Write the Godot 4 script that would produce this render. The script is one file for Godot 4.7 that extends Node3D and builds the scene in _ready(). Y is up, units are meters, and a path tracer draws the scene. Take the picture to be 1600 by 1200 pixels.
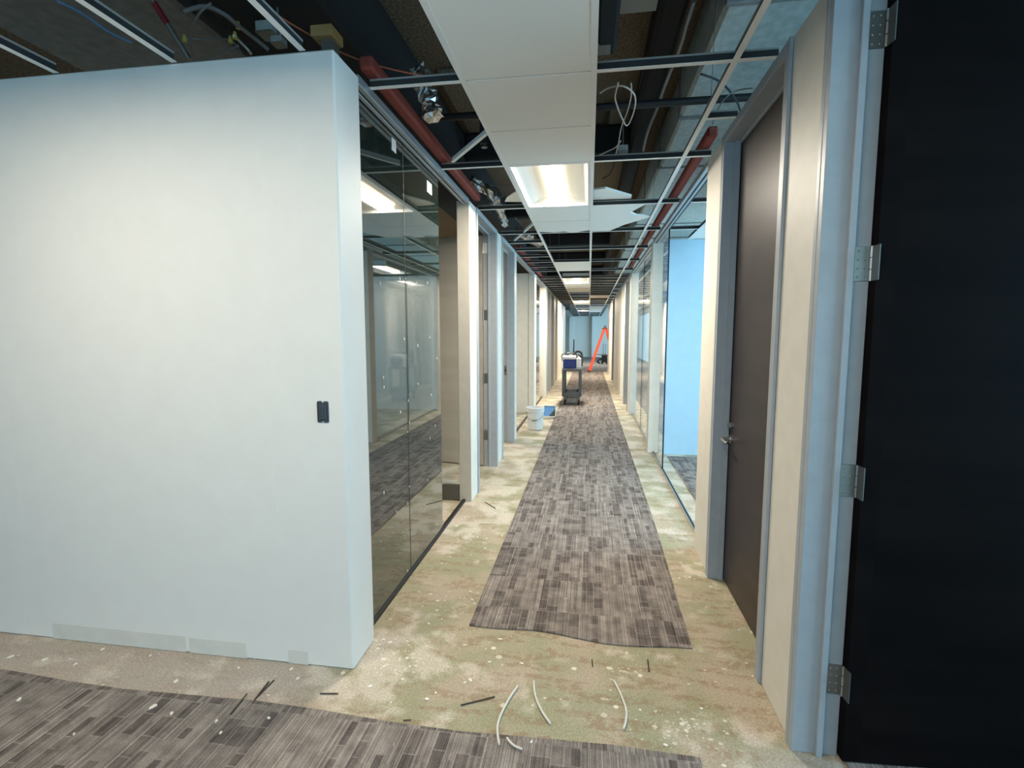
extends Node3D

# Units: metres. The corridor runs along -Z; x = 0 is the camera's line; the ceiling grid hangs at H.
const H := 2.755
const XL := -1.07      # corridor face of the left partition
const XR := 0.79       # corridor face of the right partition
const DECK := 3.62
const DAY := Color(0.36, 0.71, 1.0)
const WARM := Color(1.0, 0.90, 0.76)

var M := {}
var taken := {}
var rng := RandomNumberGenerator.new()
var eye := Transform3D()

# ---------------------------------------------------------------- naming
func numbered(called: String) -> String:
	var k: int = taken.get(called, 0)
	taken[called] = k + 1
	return called if k == 0 else "%s_%03d" % [called, k]

func tag(o: Node3D, label: String, category: String, group := "", kind := "") -> Node3D:
	o.set_meta("label", label)
	o.set_meta("category", category)
	if group != "":
		o.set_meta("group", group)
	if kind != "":
		o.set_meta("kind", kind)
	return o

func thing(called: String, label: String, category: String, at := Vector3.ZERO, group := "", kind := "") -> Node3D:
	var o := Node3D.new()
	o.name = numbered(called)
	add_child(o)
	o.position = at
	return tag(o, label, category, group, kind)

# one named mesh; first-level parts of a placed thing are given in world coordinates
func part(st: SurfaceTool, called: String, m: Material, parent: Node3D) -> MeshInstance3D:
	var o := MeshInstance3D.new()
	o.mesh = st.commit()
	o.name = called
	o.material_override = m
	parent.add_child(o, true)
	if parent.get_parent() == self and not parent is MeshInstance3D:
		o.position = -parent.position
	return o

func single(st: SurfaceTool, called: String, m: Material, label: String, category: String, group := "", kind := "") -> MeshInstance3D:
	var o := MeshInstance3D.new()
	o.mesh = st.commit()
	o.name = numbered(called)
	o.material_override = m
	add_child(o)
	tag(o, label, category, group, kind)
	return o

func copy(o: Node3D, called: String, at: Vector3, turn := 0.0, label := "") -> Node3D:
	var c: Node3D = o.duplicate()
	c.name = numbered(called)
	add_child(c)
	c.position = at
	c.rotation.y = turn
	if label != "":
		c.set_meta("label", label)
	return c

# ---------------------------------------------------------------- shapes
func S() -> SurfaceTool:
	var st := SurfaceTool.new()
	st.begin(Mesh.PRIMITIVE_TRIANGLES)
	return st

func tri(st: SurfaceTool, a: Vector3, b: Vector3, c: Vector3, n: Vector3, ua := Vector2.ZERO, ub := Vector2.ZERO, uc := Vector2.ZERO) -> void:
	st.set_normal(n)
	if (b - a).cross(c - a).dot(n) > 0.0:
		st.set_uv(ua); st.add_vertex(a)
		st.set_uv(uc); st.add_vertex(c)
		st.set_uv(ub); st.add_vertex(b)
	else:
		st.set_uv(ua); st.add_vertex(a)
		st.set_uv(ub); st.add_vertex(b)
		st.set_uv(uc); st.add_vertex(c)

func flat_uv(p: Vector3, n: Vector3) -> Vector2:
	if absf(n.y) > 0.7:
		return Vector2(p.x, p.z)
	if absf(n.x) > 0.7:
		return Vector2(p.z, p.y)
	return Vector2(p.x, p.y)

func quad(st: SurfaceTool, a: Vector3, b: Vector3, c: Vector3, d: Vector3, n: Vector3) -> void:
	tri(st, a, b, c, n, flat_uv(a, n), flat_uv(b, n), flat_uv(c, n))
	tri(st, a, c, d, n, flat_uv(a, n), flat_uv(c, n), flat_uv(d, n))

func obox(st: SurfaceTool, o: Vector3, ax: Vector3, ay: Vector3, az: Vector3) -> void:
	var c := o + (ax + ay + az) * 0.5
	for f in [[o, ay, az], [o + ax, ay, az], [o, ax, az], [o + ay, ax, az], [o, ax, ay], [o + az, ax, ay]]:
		var p: Vector3 = f[0]
		var u: Vector3 = f[1]
		var v: Vector3 = f[2]
		var n := u.cross(v).normalized()
		if n.dot(p + (u + v) * 0.5 - c) < 0.0:
			n = -n
		quad(st, p, p + u, p + u + v, p + v, n)

func box(st: SurfaceTool, lo: Vector3, hi: Vector3) -> void:
	var a := Vector3(minf(lo.x, hi.x), minf(lo.y, hi.y), minf(lo.z, hi.z))
	var b := Vector3(maxf(lo.x, hi.x), maxf(lo.y, hi.y), maxf(lo.z, hi.z))
	obox(st, a, Vector3(b.x - a.x, 0, 0), Vector3(0, b.y - a.y, 0), Vector3(0, 0, b.z - a.z))

func b6(st: SurfaceTool, x0: float, x1: float, y0: float, y1: float, z0: float, z1: float) -> void:
	box(st, Vector3(x0, y0, z0), Vector3(x1, y1, z1))

# box with chamfered edges
func cbox(st: SurfaceTool, x0: float, x1: float, y0: float, y1: float, z0: float, z1: float, c := 0.004) -> void:
	var lo := Vector3(minf(x0, x1), minf(y0, y1), minf(z0, z1))
	var hi := Vector3(maxf(x0, x1), maxf(y0, y1), maxf(z0, z1))
	c = minf(c, 0.45 * minf(hi.x - lo.x, minf(hi.y - lo.y, hi.z - lo.z)))
	var mid := (lo + hi) * 0.5
	var e := (hi - lo) * 0.5
	var k := e - Vector3.ONE * c
	for axis in 3:
		var i := (axis + 1) % 3
		var j := (axis + 2) % 3
		for s in [-1.0, 1.0]:
			var n := Vector3.ZERO
			n[axis] = s
			var q := []
			for w in [[-1, -1], [1, -1], [1, 1], [-1, 1]]:
				var p := Vector3.ZERO
				p[axis] = s * e[axis]
				p[i] = w[0] * k[i]
				p[j] = w[1] * k[j]
				q.append(mid + p)
			quad(st, q[0], q[1], q[2], q[3], n)
		# edges parallel to this axis
		for s in [-1.0, 1.0]:
			for t in [-1.0, 1.0]:
				var n := Vector3.ZERO
				n[i] = s
				n[j] = t
				var q := []
				for w in [[-1, 0], [1, 0], [1, 1], [-1, 1]]:
					var p := Vector3.ZERO
					p[axis] = w[0] * k[axis]
					p[i] = s * (e[i] if w[1] == 0 else k[i])
					p[j] = t * (k[j] if w[1] == 0 else e[j])
					q.append(mid + p)
				quad(st, q[0], q[1], q[2], q[3], n.normalized())
	for sx in [-1.0, 1.0]:
		for sy in [-1.0, 1.0]:
			for sz in [-1.0, 1.0]:
				var s := Vector3(sx, sy, sz)
				tri(st, mid + Vector3(e.x, k.y, k.z) * s, mid + Vector3(k.x, e.y, k.z) * s, mid + Vector3(k.x, k.y, e.z) * s, s.normalized())

func tube(st: SurfaceTool, pts: Array, r: float, seg := 8, r1 := -1.0) -> void:
	var rings := []
	var up := Vector3.UP
	for i in pts.size():
		var p: Vector3 = pts[i]
		var d: Vector3 = (pts[mini(i + 1, pts.size() - 1)] - pts[maxi(i - 1, 0)]).normalized()
		if absf(d.dot(up)) > 0.95:
			up = Vector3.RIGHT if absf(d.x) < 0.9 else Vector3.BACK
		var u := d.cross(up).normalized()
		var v := u.cross(d).normalized()
		up = v
		var rr := r if r1 < 0.0 else lerpf(r, r1, float(i) / maxf(1.0, pts.size() - 1.0))
		var ring := []
		for k in seg:
			var a := TAU * k / seg
			var n := u * cos(a) + v * sin(a)
			ring.append([p + n * rr, n])
		rings.append(ring)
	for i in rings.size() - 1:
		for k in seg:
			var a: Array = rings[i][k]
			var b: Array = rings[i][(k + 1) % seg]
			var c: Array = rings[i + 1][(k + 1) % seg]
			var d: Array = rings[i + 1][k]
			smooth(st, [a, b, c])
			smooth(st, [a, c, d])
	for end in [0, rings.size() - 1]:
		var n: Vector3 = (pts[0] - pts[1]).normalized() if end == 0 else (pts[-1] - pts[-2]).normalized()
		for k in seg:
			tri(st, pts[end], rings[end][k][0], rings[end][(k + 1) % seg][0], n)

func smooth(st: SurfaceTool, t: Array) -> void:
	var a: Vector3 = t[0][0]
	var b: Vector3 = t[1][0]
	var c: Vector3 = t[2][0]
	var n: Vector3 = t[0][1] + t[1][1] + t[2][1]
	var order := [0, 2, 1] if (b - a).cross(c - a).dot(n) > 0.0 else [0, 1, 2]
	for i in order:
		st.set_normal(t[i][1])
		st.set_uv(Vector2.ZERO)
		st.add_vertex(t[i][0])

# profile: [[radius, y], ...] turned about the vertical through c
func lathe(st: SurfaceTool, c: Vector3, profile: Array, seg := 28) -> void:
	for i in profile.size() - 1:
		var r0: float = profile[i][0]
		var y0: float = profile[i][1]
		var r1: float = profile[i + 1][0]
		var y1: float = profile[i + 1][1]
		var slope := Vector2(y1 - y0, r0 - r1).normalized()
		for k in seg:
			var a := TAU * k / seg
			var b := TAU * (k + 1) / seg
			var na := Vector3(cos(a) * slope.x, slope.y, sin(a) * slope.x)
			var nb := Vector3(cos(b) * slope.x, slope.y, sin(b) * slope.x)
			var p := [c + Vector3(cos(a) * r0, y0, sin(a) * r0), c + Vector3(cos(b) * r0, y0, sin(b) * r0), c + Vector3(cos(b) * r1, y1, sin(b) * r1), c + Vector3(cos(a) * r1, y1, sin(a) * r1)]
			smooth(st, [[p[0], na], [p[1], nb], [p[2], nb]])
			smooth(st, [[p[0], na], [p[2], nb], [p[3], na]])

# flat polygon (x, z) with thickness
func slab(st: SurfaceTool, poly: PackedVector2Array, y0: float, y1: float) -> void:
	var ids := Geometry2D.triangulate_polygon(poly)
	for i in range(0, ids.size(), 3):
		var a := poly[ids[i]]
		var b := poly[ids[i + 1]]
		var c := poly[ids[i + 2]]
		tri(st, Vector3(a.x, y1, a.y), Vector3(b.x, y1, b.y), Vector3(c.x, y1, c.y), Vector3.UP, a, b, c)
		tri(st, Vector3(a.x, y0, a.y), Vector3(b.x, y0, b.y), Vector3(c.x, y0, c.y), Vector3.DOWN, a, b, c)
	var middle := Vector2.ZERO
	for p in poly:
		middle += p / poly.size()
	for i in poly.size():
		var a := poly[i]
		var b := poly[(i + 1) % poly.size()]
		var n := Vector3(b.y - a.y, 0, a.x - b.x).normalized()
		var probe := (a + b) * 0.5 + Vector2(n.x, n.z) * 0.0005
		if Geometry2D.is_point_in_polygon(probe, poly):
			n = -n
		tri(st, Vector3(a.x, y0, a.y), Vector3(b.x, y0, b.y), Vector3(b.x, y1, b.y), n, a, b, b)
		tri(st, Vector3(a.x, y0, a.y), Vector3(b.x, y1, b.y), Vector3(a.x, y1, a.y), n, a, b, a)

func blob(st: SurfaceTool, c: Vector3, r: Vector3, seg := 8, rows := 5) -> void:
	for i in rows:
		for k in seg:
			var q := []
			for w in [[i, k], [i, k + 1], [i + 1, k + 1], [i + 1, k]]:
				var t: float = PI * w[0] / rows
				var a: float = TAU * w[1] / seg
				var n := Vector3(sin(t) * cos(a), cos(t), sin(t) * sin(a))
				q.append([c + n * r, (n / r).normalized()])
			smooth(st, [q[0], q[1], q[2]])
			smooth(st, [q[0], q[2], q[3]])

# ---------------------------------------------------------------- pixels of the photograph to points
func ray(x: float, y: float) -> Vector3:
	return eye.basis * Vector3((x - 800.0) / 790.0, -(y - 600.0) / 790.0, -1.0)

func on_axis(x: float, y: float, axis: int, value: float) -> Vector3:
	var d := ray(x, y)
	return eye.origin + d * ((value - eye.origin[axis]) / d[axis])

func at_y(x: float, y: float, h: float) -> Vector3:
	return on_axis(x, y, 1, h)

func at_z(x: float, y: float, z: float) -> Vector3:
	return on_axis(x, y, 2, z)

func at_x(x: float, y: float, v: float) -> Vector3:
	return on_axis(x, y, 0, v)

# ---------------------------------------------------------------- materials
func mat(key: String, c: Color, rough := 0.8, metal := 0.0, spec := 0.5) -> StandardMaterial3D:
	var m := StandardMaterial3D.new()
	m.resource_name = key
	m.albedo_color = c
	m.roughness = rough
	m.metallic = metal
	m.metallic_specular = spec
	M[key] = m
	return m

func rgb(r: int, g: int, b: int) -> Color:
	return Color8(r, g, b)

func noise_bytes(w: int, h: int, seed_: int, freq: float, octaves := 3, sx := 1, sy := 1) -> PackedByteArray:
	var n := FastNoiseLite.new()
	n.seed = seed_
	n.noise_type = FastNoiseLite.TYPE_SIMPLEX_SMOOTH
	n.frequency = freq
	n.fractal_octaves = octaves
	var im := n.get_image(maxi(8, w / sx), maxi(8, h / sy), false, false, true)
	im.convert(Image.FORMAT_L8)
	if sx != 1 or sy != 1:
		im.resize(w, h, Image.INTERPOLATE_BILINEAR)
	return im.get_data()

func sm(a: float, b: float, x: float) -> float:
	var t := clampf((x - a) / (b - a), 0.0, 1.0)
	return t * t * (3.0 - 2.0 * t)

# soft grain between two colours, for paint, board and metal
func grain(seed_: int, freq: float, a: Color, b: Color, size := 256, octaves := 4, sx := 1, sy := 1) -> ImageTexture:
	var n := noise_bytes(size, size, seed_, freq, octaves, sx, sy)
	var d := PackedByteArray()
	d.resize(size * size * 3)
	for i in size * size:
		var t := n[i] / 255.0
		d[i * 3] = int(255.0 * lerpf(a.r, b.r, t))
		d[i * 3 + 1] = int(255.0 * lerpf(a.g, b.g, t))
		d[i * 3 + 2] = int(255.0 * lerpf(a.b, b.b, t))
	return ImageTexture.create_from_image(Image.create_from_data(size, size, false, Image.FORMAT_RGB8, d))

func grained(key: String, a: Color, b: Color, rough: float, scale: float, freq := 0.03, metal := 0.0, sx := 1, sy := 1) -> StandardMaterial3D:
	var m := mat(key, Color.WHITE, rough, metal)
	m.albedo_texture = grain(key.hash() % 9999, freq, a, b, 256, 4, sx, sy)
	m.uv1_triplanar = true
	m.uv1_world_triplanar = true
	m.uv1_scale = Vector3.ONE * scale
	return m

# bare slab: tan concrete, olive and brown glue, plaster dust and white drips, laid where the photograph shows them
func floor_texture(w: int, h: int, x0: float, z0: float, wide: float, deep: float, seed_: int, near: bool) -> ImageTexture:
	var a := noise_bytes(w, h, seed_, 0.006, 5)
	var b := noise_bytes(w, h, seed_ + 1, 0.03, 5, 4, 1)
	var c := noise_bytes(w, h, seed_ + 2, 0.21, 2)
	var dd := noise_bytes(w, h, seed_ + 3, 0.011, 5)
	var e := noise_bytes(w, h, seed_ + 4, 0.05, 3)
	var d := PackedByteArray()
	d.resize(w * h * 3)
	var bias := 0.0
	var bare := 0.0
	for j in h:
		var z := z0 - deep * j / h
		for i in w:
			var k := j * w + i
			if i % 16 == 0:
				var x := x0 + wide * i / w
				bias = 0.0
				if near:
					bias += 0.52 * exp(-pow((x + 0.95) / 0.35, 2.0) - pow((z + 2.15) / 0.32, 2.0))
					bias += 0.30 * sm(-0.6, -0.95, x) * sm(-3.1, -3.9, z)
					bias += 0.36 * exp(-pow((x - 0.55) / 0.16, 2.0) - pow((z + 1.85) / 0.18, 2.0))
					bias += 0.10 * exp(-pow((x - 0.25) / 0.2, 2.0) - pow((z + 2.35) / 0.12, 2.0))
					bias += 0.22 * sm(0.55, 0.72, x) * sm(-2.8, -3.5, z)
					bias += 0.10 * sm(-1.0, -1.3, x)
					bias -= 0.05
				else:
					bias += 0.24
			var ta := a[k] / 255.0
			var tb := b[k] / 255.0
			var tc := c[k] / 255.0
			var td := dd[k] / 255.0 + bias
			var te := e[k] / 255.0
			var g := sm(0.25, 0.75, ta)
			var r_ := lerpf(162.0, 144.0, g)
			var g_ := lerpf(150.0, 141.0, g)
			var b_ := lerpf(127.0, 112.0, g)
			if near and i % 16 == 0:
				bare = sm(-1.05, -1.3, x0 + wide * i / w) * sm(-2.3, -2.0, z) + 0.8 * sm(0.45, 0.7, x0 + wide * i / w) * sm(-2.0, -1.8, z)
			r_ = lerpf(r_, 166.0, bare)
			g_ = lerpf(g_, 155.0, bare)
			b_ = lerpf(b_, 143.0, bare)
			var br := (0.55 - 0.4 * bare) * sm(0.50, 0.68, tb) * sm(0.25, 0.6, te)
			r_ = lerpf(r_, 132.0, br)
			g_ = lerpf(g_, 108.0, br)
			b_ = lerpf(b_, 82.0, br)
			var du := 0.75 * sm(0.58, 0.95, td + 0.10 * (te - 0.5))
			r_ = lerpf(r_, 196.0, du)
			g_ = lerpf(g_, 186.0, du)
			b_ = lerpf(b_, 172.0, du)
			var pk := 0.22 * sm(0.62, 0.8, 1.0 - ta + 0.2 * (te - 0.5))
			r_ = lerpf(r_, 172.0, pk)
			g_ = lerpf(g_, 150.0, pk)
			b_ = lerpf(b_, 136.0, pk)
			var f := 0.86 + 0.28 * tc
			d[k * 3] = int(clampf(r_ * f, 0, 255))
			d[k * 3 + 1] = int(clampf(g_ * f, 0, 255))
			d[k * 3 + 2] = int(clampf(b_ * f, 0, 255))
	var r := RandomNumberGenerator.new()
	r.seed = seed_
	var px := w / wide
	# [x, z, spread, count] of the splashes of dried plaster at the corridor mouth
	var splashes := [[0.42, -1.96, 0.10, 90], [0.20, -2.28, 0.05, 45], [-0.92, -2.22, 0.16, 130], [-0.80, -2.75, 0.10, 40], [-1.9, -1.98, 0.45, 90], [0.5, -3.3, 0.12, 50], [-0.85, -3.7, 0.12, 60]]
	var centres := []
	for i in 420:
		centres.append(Vector2(r.randf() * w, r.randf() * h))
	if near:
		for sp in splashes:
			for i in sp[3]:
				centres.append(Vector2((r.randfn(sp[0], sp[2]) - x0) * w / wide, (z0 - r.randfn(sp[1], sp[2] * 0.6)) * h / deep))
	for n_ in centres.size():
		var cx: float = centres[n_].x
		var cy: float = centres[n_].y
		var rx := px * (0.0028 + (0.014 if n_ < 420 else 0.008) * pow(r.randf(), 3.0))
		var ry := rx * r.randf_range(0.3, 1.1)
		var al := r.randf_range(0.35, 0.9)
		for yy in range(int(maxf(0, cy - ry - 1)), int(minf(h - 1, cy + ry + 1)) + 1):
			for xx in range(int(maxf(0, cx - rx - 1)), int(minf(w - 1, cx + rx + 1)) + 1):
				var q := pow((xx - cx) / rx, 2.0) + pow((yy - cy) / ry, 2.0)
				if q < 1.0:
					var k := (yy * w + xx) * 3
					d[k] = int(lerpf(d[k], 226, al))
					d[k + 1] = int(lerpf(d[k + 1], 218, al))
					d[k + 2] = int(lerpf(d[k + 2], 204, al))
	return ImageTexture.create_from_image(Image.create_from_data(w, h, false, Image.FORMAT_RGB8, d))

# taupe carpet: dark woven blocks in some columns, long pale threads in others
func carpet_texture(w: int, h: int, metres: float, seed_: int) -> ImageTexture:
	var r := RandomNumberGenerator.new()
	r.seed = seed_
	var d := PackedByteArray()
	d.resize(w * h * 3)
	var n := noise_bytes(w, h, seed_, 0.012, 4)
	var fine := PackedByteArray()
	fine.resize(65521)
	for i in fine.size():
		fine[i] = r.randi_range(0, 255)
	var tone := PackedFloat32Array()
	tone.resize(w * h)
	var px := w / metres
	var band := 0
	while band < h:
		var deep := int(px * r.randf_range(0.22, 0.55))
		if h - band - deep < int(px * 0.15):
			deep = h - band
		var x := 0
		while x < w:
			var wide := int(px * r.randf_range(0.03, 0.075))
			if w - x - wide < int(px * 0.025):
				wide = w - x
			var blocky := r.randf() < 0.68
			var thread := PackedFloat32Array()
			for i in wide:
				thread.append(r.randf_range(-1.0, 1.0))
			var y := band
			while y < band + deep:
				var tall := int(px * (r.randf_range(0.055, 0.14) if blocky else r.randf_range(0.08, 0.35)))
				var dark := r.randf_range(-0.95, -0.3) if r.randf() < 0.7 else r.randf_range(-0.2, 0.25)
				var pale := r.randf_range(-0.3, 0.5)
				if not blocky:
					for i in wide:
						if r.randf() < 0.5:
							thread[i] = r.randf_range(-1.0, 1.0)
				for j in range(y, mini(band + deep, y + tall)):
					for i in range(x, x + wide):
						var v := 0.0
						if blocky:
							v = 0.5 + 0.5 * thread[i - x] if i - x < 3 else 0.22 + 0.55 * thread[i - x] if j - y < 4 else dark * 0.85 + 0.62 * thread[i - x]
						else:
							v = 0.1 + 0.3 * pale + 0.9 * thread[i - x]
						tone[j * w + i] = v
				y += tall
			x += wide
		band += deep
	for k in w * h:
		var t := tone[k] + 0.5 * (fine[k % 65521] / 127.5 - 1.0) + 0.9 * (n[k] / 255.0 - 0.5)
		t = clampf(0.5 + 0.34 * t, 0.0, 1.0)
		d[k * 3] = int(lerpf(64, 176, t))
		d[k * 3 + 1] = int(lerpf(58, 167, t))
		d[k * 3 + 2] = int(lerpf(56, 158, t))
	return ImageTexture.create_from_image(Image.create_from_data(w, h, false, Image.FORMAT_RGB8, d))

func make_materials() -> void:
	grained("cream_paint", rgb(209, 203, 189), rgb(216, 211, 199), 0.5, 0.9)
	grained("blue_paint", rgb(172, 200, 216), rgb(178, 206, 221), 0.6, 0.7)  # blue here is daylight tint put into the wall colour
	grained("white_paint", rgb(215, 212, 204), rgb(218, 216, 208), 0.55, 0.7)
	grained("bare_plaster", rgb(198, 194, 184), rgb(206, 202, 192), 0.9, 1.2, 0.03)
	grained("frame_paint", rgb(151, 156, 159), rgb(158, 163, 166), 0.42, 1.5)
	grained("tile_board", rgb(234, 232, 223), rgb(245, 243, 236), 0.95, 3.0, 0.22)
	grained("brown_veneer", rgb(42, 33, 29), rgb(56, 45, 40), 0.4, 1.0, 0.02, 0.0, 8, 1).metallic_specular = 0.4
	grained("black_veneer", rgb(15, 12, 12), rgb(23, 19, 18), 0.66, 1.0, 0.02, 0.0, 8, 1).metallic_specular = 0.12  # shaded copy of the brown door veneer, darkness put into the colour
	grained("taupe_door", rgb(172, 166, 153), rgb(182, 176, 164), 0.5, 1.0, 0.02, 0.0, 8, 1)
	mat("steel", rgb(172, 172, 168), 0.34, 1.0)
	mat("worn_steel", rgb(120, 120, 116), 0.5, 0.9)
	mat("aluminium", rgb(178, 184, 186), 0.42, 0.7)
	mat("dark_channel", rgb(26, 25, 24), 0.6)
	mat("black", rgb(14, 14, 15), 0.6)
	mat("grid_white", rgb(234, 234, 229), 0.5)
	mat("grid_web_shade", rgb(40, 42, 41), 0.7)  # dark tone stands for shade on the web above the grid
	mat("grid_bulb", rgb(150, 152, 148), 0.5)
	grained("red_oxide", rgb(120, 52, 42), rgb(146, 66, 54), 0.75, 3.0, 0.06)
	grained("duct_wrap", rgb(140, 152, 148), rgb(176, 184, 178), 0.55, 1.4, 0.03)
	grained("duct_grey", rgb(104, 106, 104), rgb(130, 130, 126), 0.6, 1.4, 0.03)
	grained("fireproofing", rgb(88, 74, 57), rgb(140, 124, 102), 1.0, 2.2, 0.06)
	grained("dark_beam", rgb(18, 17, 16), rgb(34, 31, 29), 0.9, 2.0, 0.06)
	mat("foil", rgb(200, 202, 204), 0.22, 1.0)
	mat("conduit", rgb(128, 128, 122), 0.45, 0.7)
	mat("white_cable", rgb(206, 202, 192), 0.55)
	mat("grey_cable", rgb(120, 120, 118), 0.6)
	mat("orange_cable", rgb(186, 110, 78), 0.6)
	mat("yellow_plastic", rgb(196, 178, 84), 0.5)
	mat("red_tape", rgb(120, 20, 28), 0.5)
	grained("pine", rgb(150, 122, 74), rgb(178, 150, 98), 0.8, 3.0, 0.03, 0.0, 6, 1)
	mat("plastic_white", rgb(216, 218, 216), 0.4)
	mat("cart_grey", rgb(82, 86, 88), 0.55)
	mat("cooler_blue", rgb(24, 40, 118), 0.4)
	mat("tray_blue", rgb(96, 152, 206), 0.5)
	mat("ladder_orange", rgb(214, 74, 40), 0.45)
	mat("rubber", rgb(20, 19, 19), 0.8)
	mat("cardboard", rgb(140, 92, 58), 0.9)
	mat("switch_grey", rgb(52, 60, 64), 0.45)
	mat("chip", rgb(222, 216, 204), 0.9)
	mat("stick", rgb(70, 60, 48), 0.9)
	mat("end_wall", rgb(212, 206, 196), 0.8)
	var g := mat("glass", Color(0.80, 0.88, 0.86, 0.012), 0.01)
	g.transparency = BaseMaterial3D.TRANSPARENCY_ALPHA
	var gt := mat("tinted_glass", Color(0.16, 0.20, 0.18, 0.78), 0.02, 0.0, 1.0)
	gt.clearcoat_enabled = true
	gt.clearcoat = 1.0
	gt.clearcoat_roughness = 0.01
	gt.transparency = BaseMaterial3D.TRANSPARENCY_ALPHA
	var lens := mat("lens_glow", rgb(255, 246, 228), 0.4)
	lens.emission_enabled = true
	lens.emission = Color(1.0, 0.93, 0.80)
	lens.emission_energy_multiplier = 5.0
	var c := mat("carpet", Color.WHITE, 1.0, 0.0, 0.2)
	c.albedo_texture = carpet_texture(900, 1800, 1.24, 11)
	c.uv1_scale = Vector3(1 / 1.24, 1 / 2.48, 1)
	c.uv1_offset = Vector3(0.5, 0.1, 0)
	var t := Time.get_ticks_msec()
	var fn := mat("slab_near", Color.WHITE, 0.72)
	fn.albedo_texture = floor_texture(1840, 1200, -3.4, -1.0, 4.6, 3.0, 31, true)
	fn.uv1_scale = Vector3(1 / 4.6, -1 / 3.0, 1)
	fn.uv1_offset = Vector3(3.4 / 4.6, -1.0 / 3.0, 0)
	var ff := mat("slab_far", Color.WHITE, 0.72)
	ff.albedo_texture = floor_texture(1024, 1024, 0, 0, 4.6, 4.6, 57, false)
	ff.uv1_scale = Vector3(1 / 4.6, -1 / 4.6, 1)
	ff.uv1_offset = Vector3(0.3, -0.1, 0)
	print("floor textures ms ", Time.get_ticks_msec() - t)

# ---------------------------------------------------------------- lights
func area_light(at: Vector3, facing: Vector3, size: Vector2, energy: float, color: Color, called := "daylight") -> void:
	var l := AreaLight3D.new()
	l.name = numbered(called)
	l.area_size = size
	l.area_normalize_energy = true
	l.light_energy = energy
	l.light_color = color.linear_to_srgb()
	l.shadow_enabled = true
	l.area_range = 60.0
	add_child(l)
	l.position = at
	l.basis = Basis.looking_at(facing, Vector3.UP if absf(facing.y) < 0.9 else Vector3.BACK)

func _ready() -> void:
	rng.seed = 5
	# camera
	var cam := Camera3D.new()
	cam.name = "camera"
	cam.fov = 74.433
	cam.position = Vector3(0, 1.571, 0)
	cam.rotation = Vector3(deg_to_rad(-5.639), deg_to_rad(8.631), 0)
	cam.near = 0.05
	cam.far = 200.0
	add_child(cam)
	cam.current = true
	eye = cam.transform
	# sky and exposure
	var env := Environment.new()
	env.background_mode = Environment.BG_SKY
	var sky := ProceduralSkyMaterial.new()
	sky.sky_top_color = rgb(150, 190, 235)
	sky.sky_horizon_color = rgb(205, 222, 240)
	sky.ground_bottom_color = rgb(120, 124, 124)
	sky.ground_horizon_color = rgb(190, 200, 208)
	sky.sky_energy_multiplier = 1.0
	env.sky = Sky.new()
	env.sky.sky_material = sky
	env.tonemap_mode = Environment.TONE_MAPPER_LINEAR
	env.tonemap_exposure = 1.0
	env.sdfgi_enabled = true
	env.ssao_enabled = true
	env.ssil_enabled = true
	var we := WorldEnvironment.new()
	we.name = "environment"
	we.environment = env
	add_child(we)
	# daylight in the windows of the offices on the right, of the lobby behind, and of the open floor at the far end
	area_light(Vector3(4.93, 1.75, -5.05), Vector3.LEFT, Vector2(2.6, 1.8), 28.0, DAY)
	area_light(Vector3(4.93, 1.75, -8.45), Vector3.LEFT, Vector2(2.2, 1.8), 26.0, DAY)
	area_light(Vector3(4.93, 1.75, -12.6), Vector3.LEFT, Vector2(2.2, 1.8), 24.0, DAY)
	area_light(Vector3(-1.6, 1.75, 5.93), Vector3.FORWARD, Vector2(4.4, 1.9), 19.0, DAY)
	area_light(Vector3(4.93, 1.75, -0.3), Vector3.LEFT, Vector2(2.6, 1.8), 26.0, DAY)
	area_light(Vector3(4.93, 1.75, -29.0), Vector3.LEFT, Vector2(8.0, 1.8), 75.0, DAY)

	make_materials()
	build_shell()
	build_left_side()
	build_right_side()
	build_ceiling()
	build_plenum()
	build_floor_things()
	build_debris()

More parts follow.
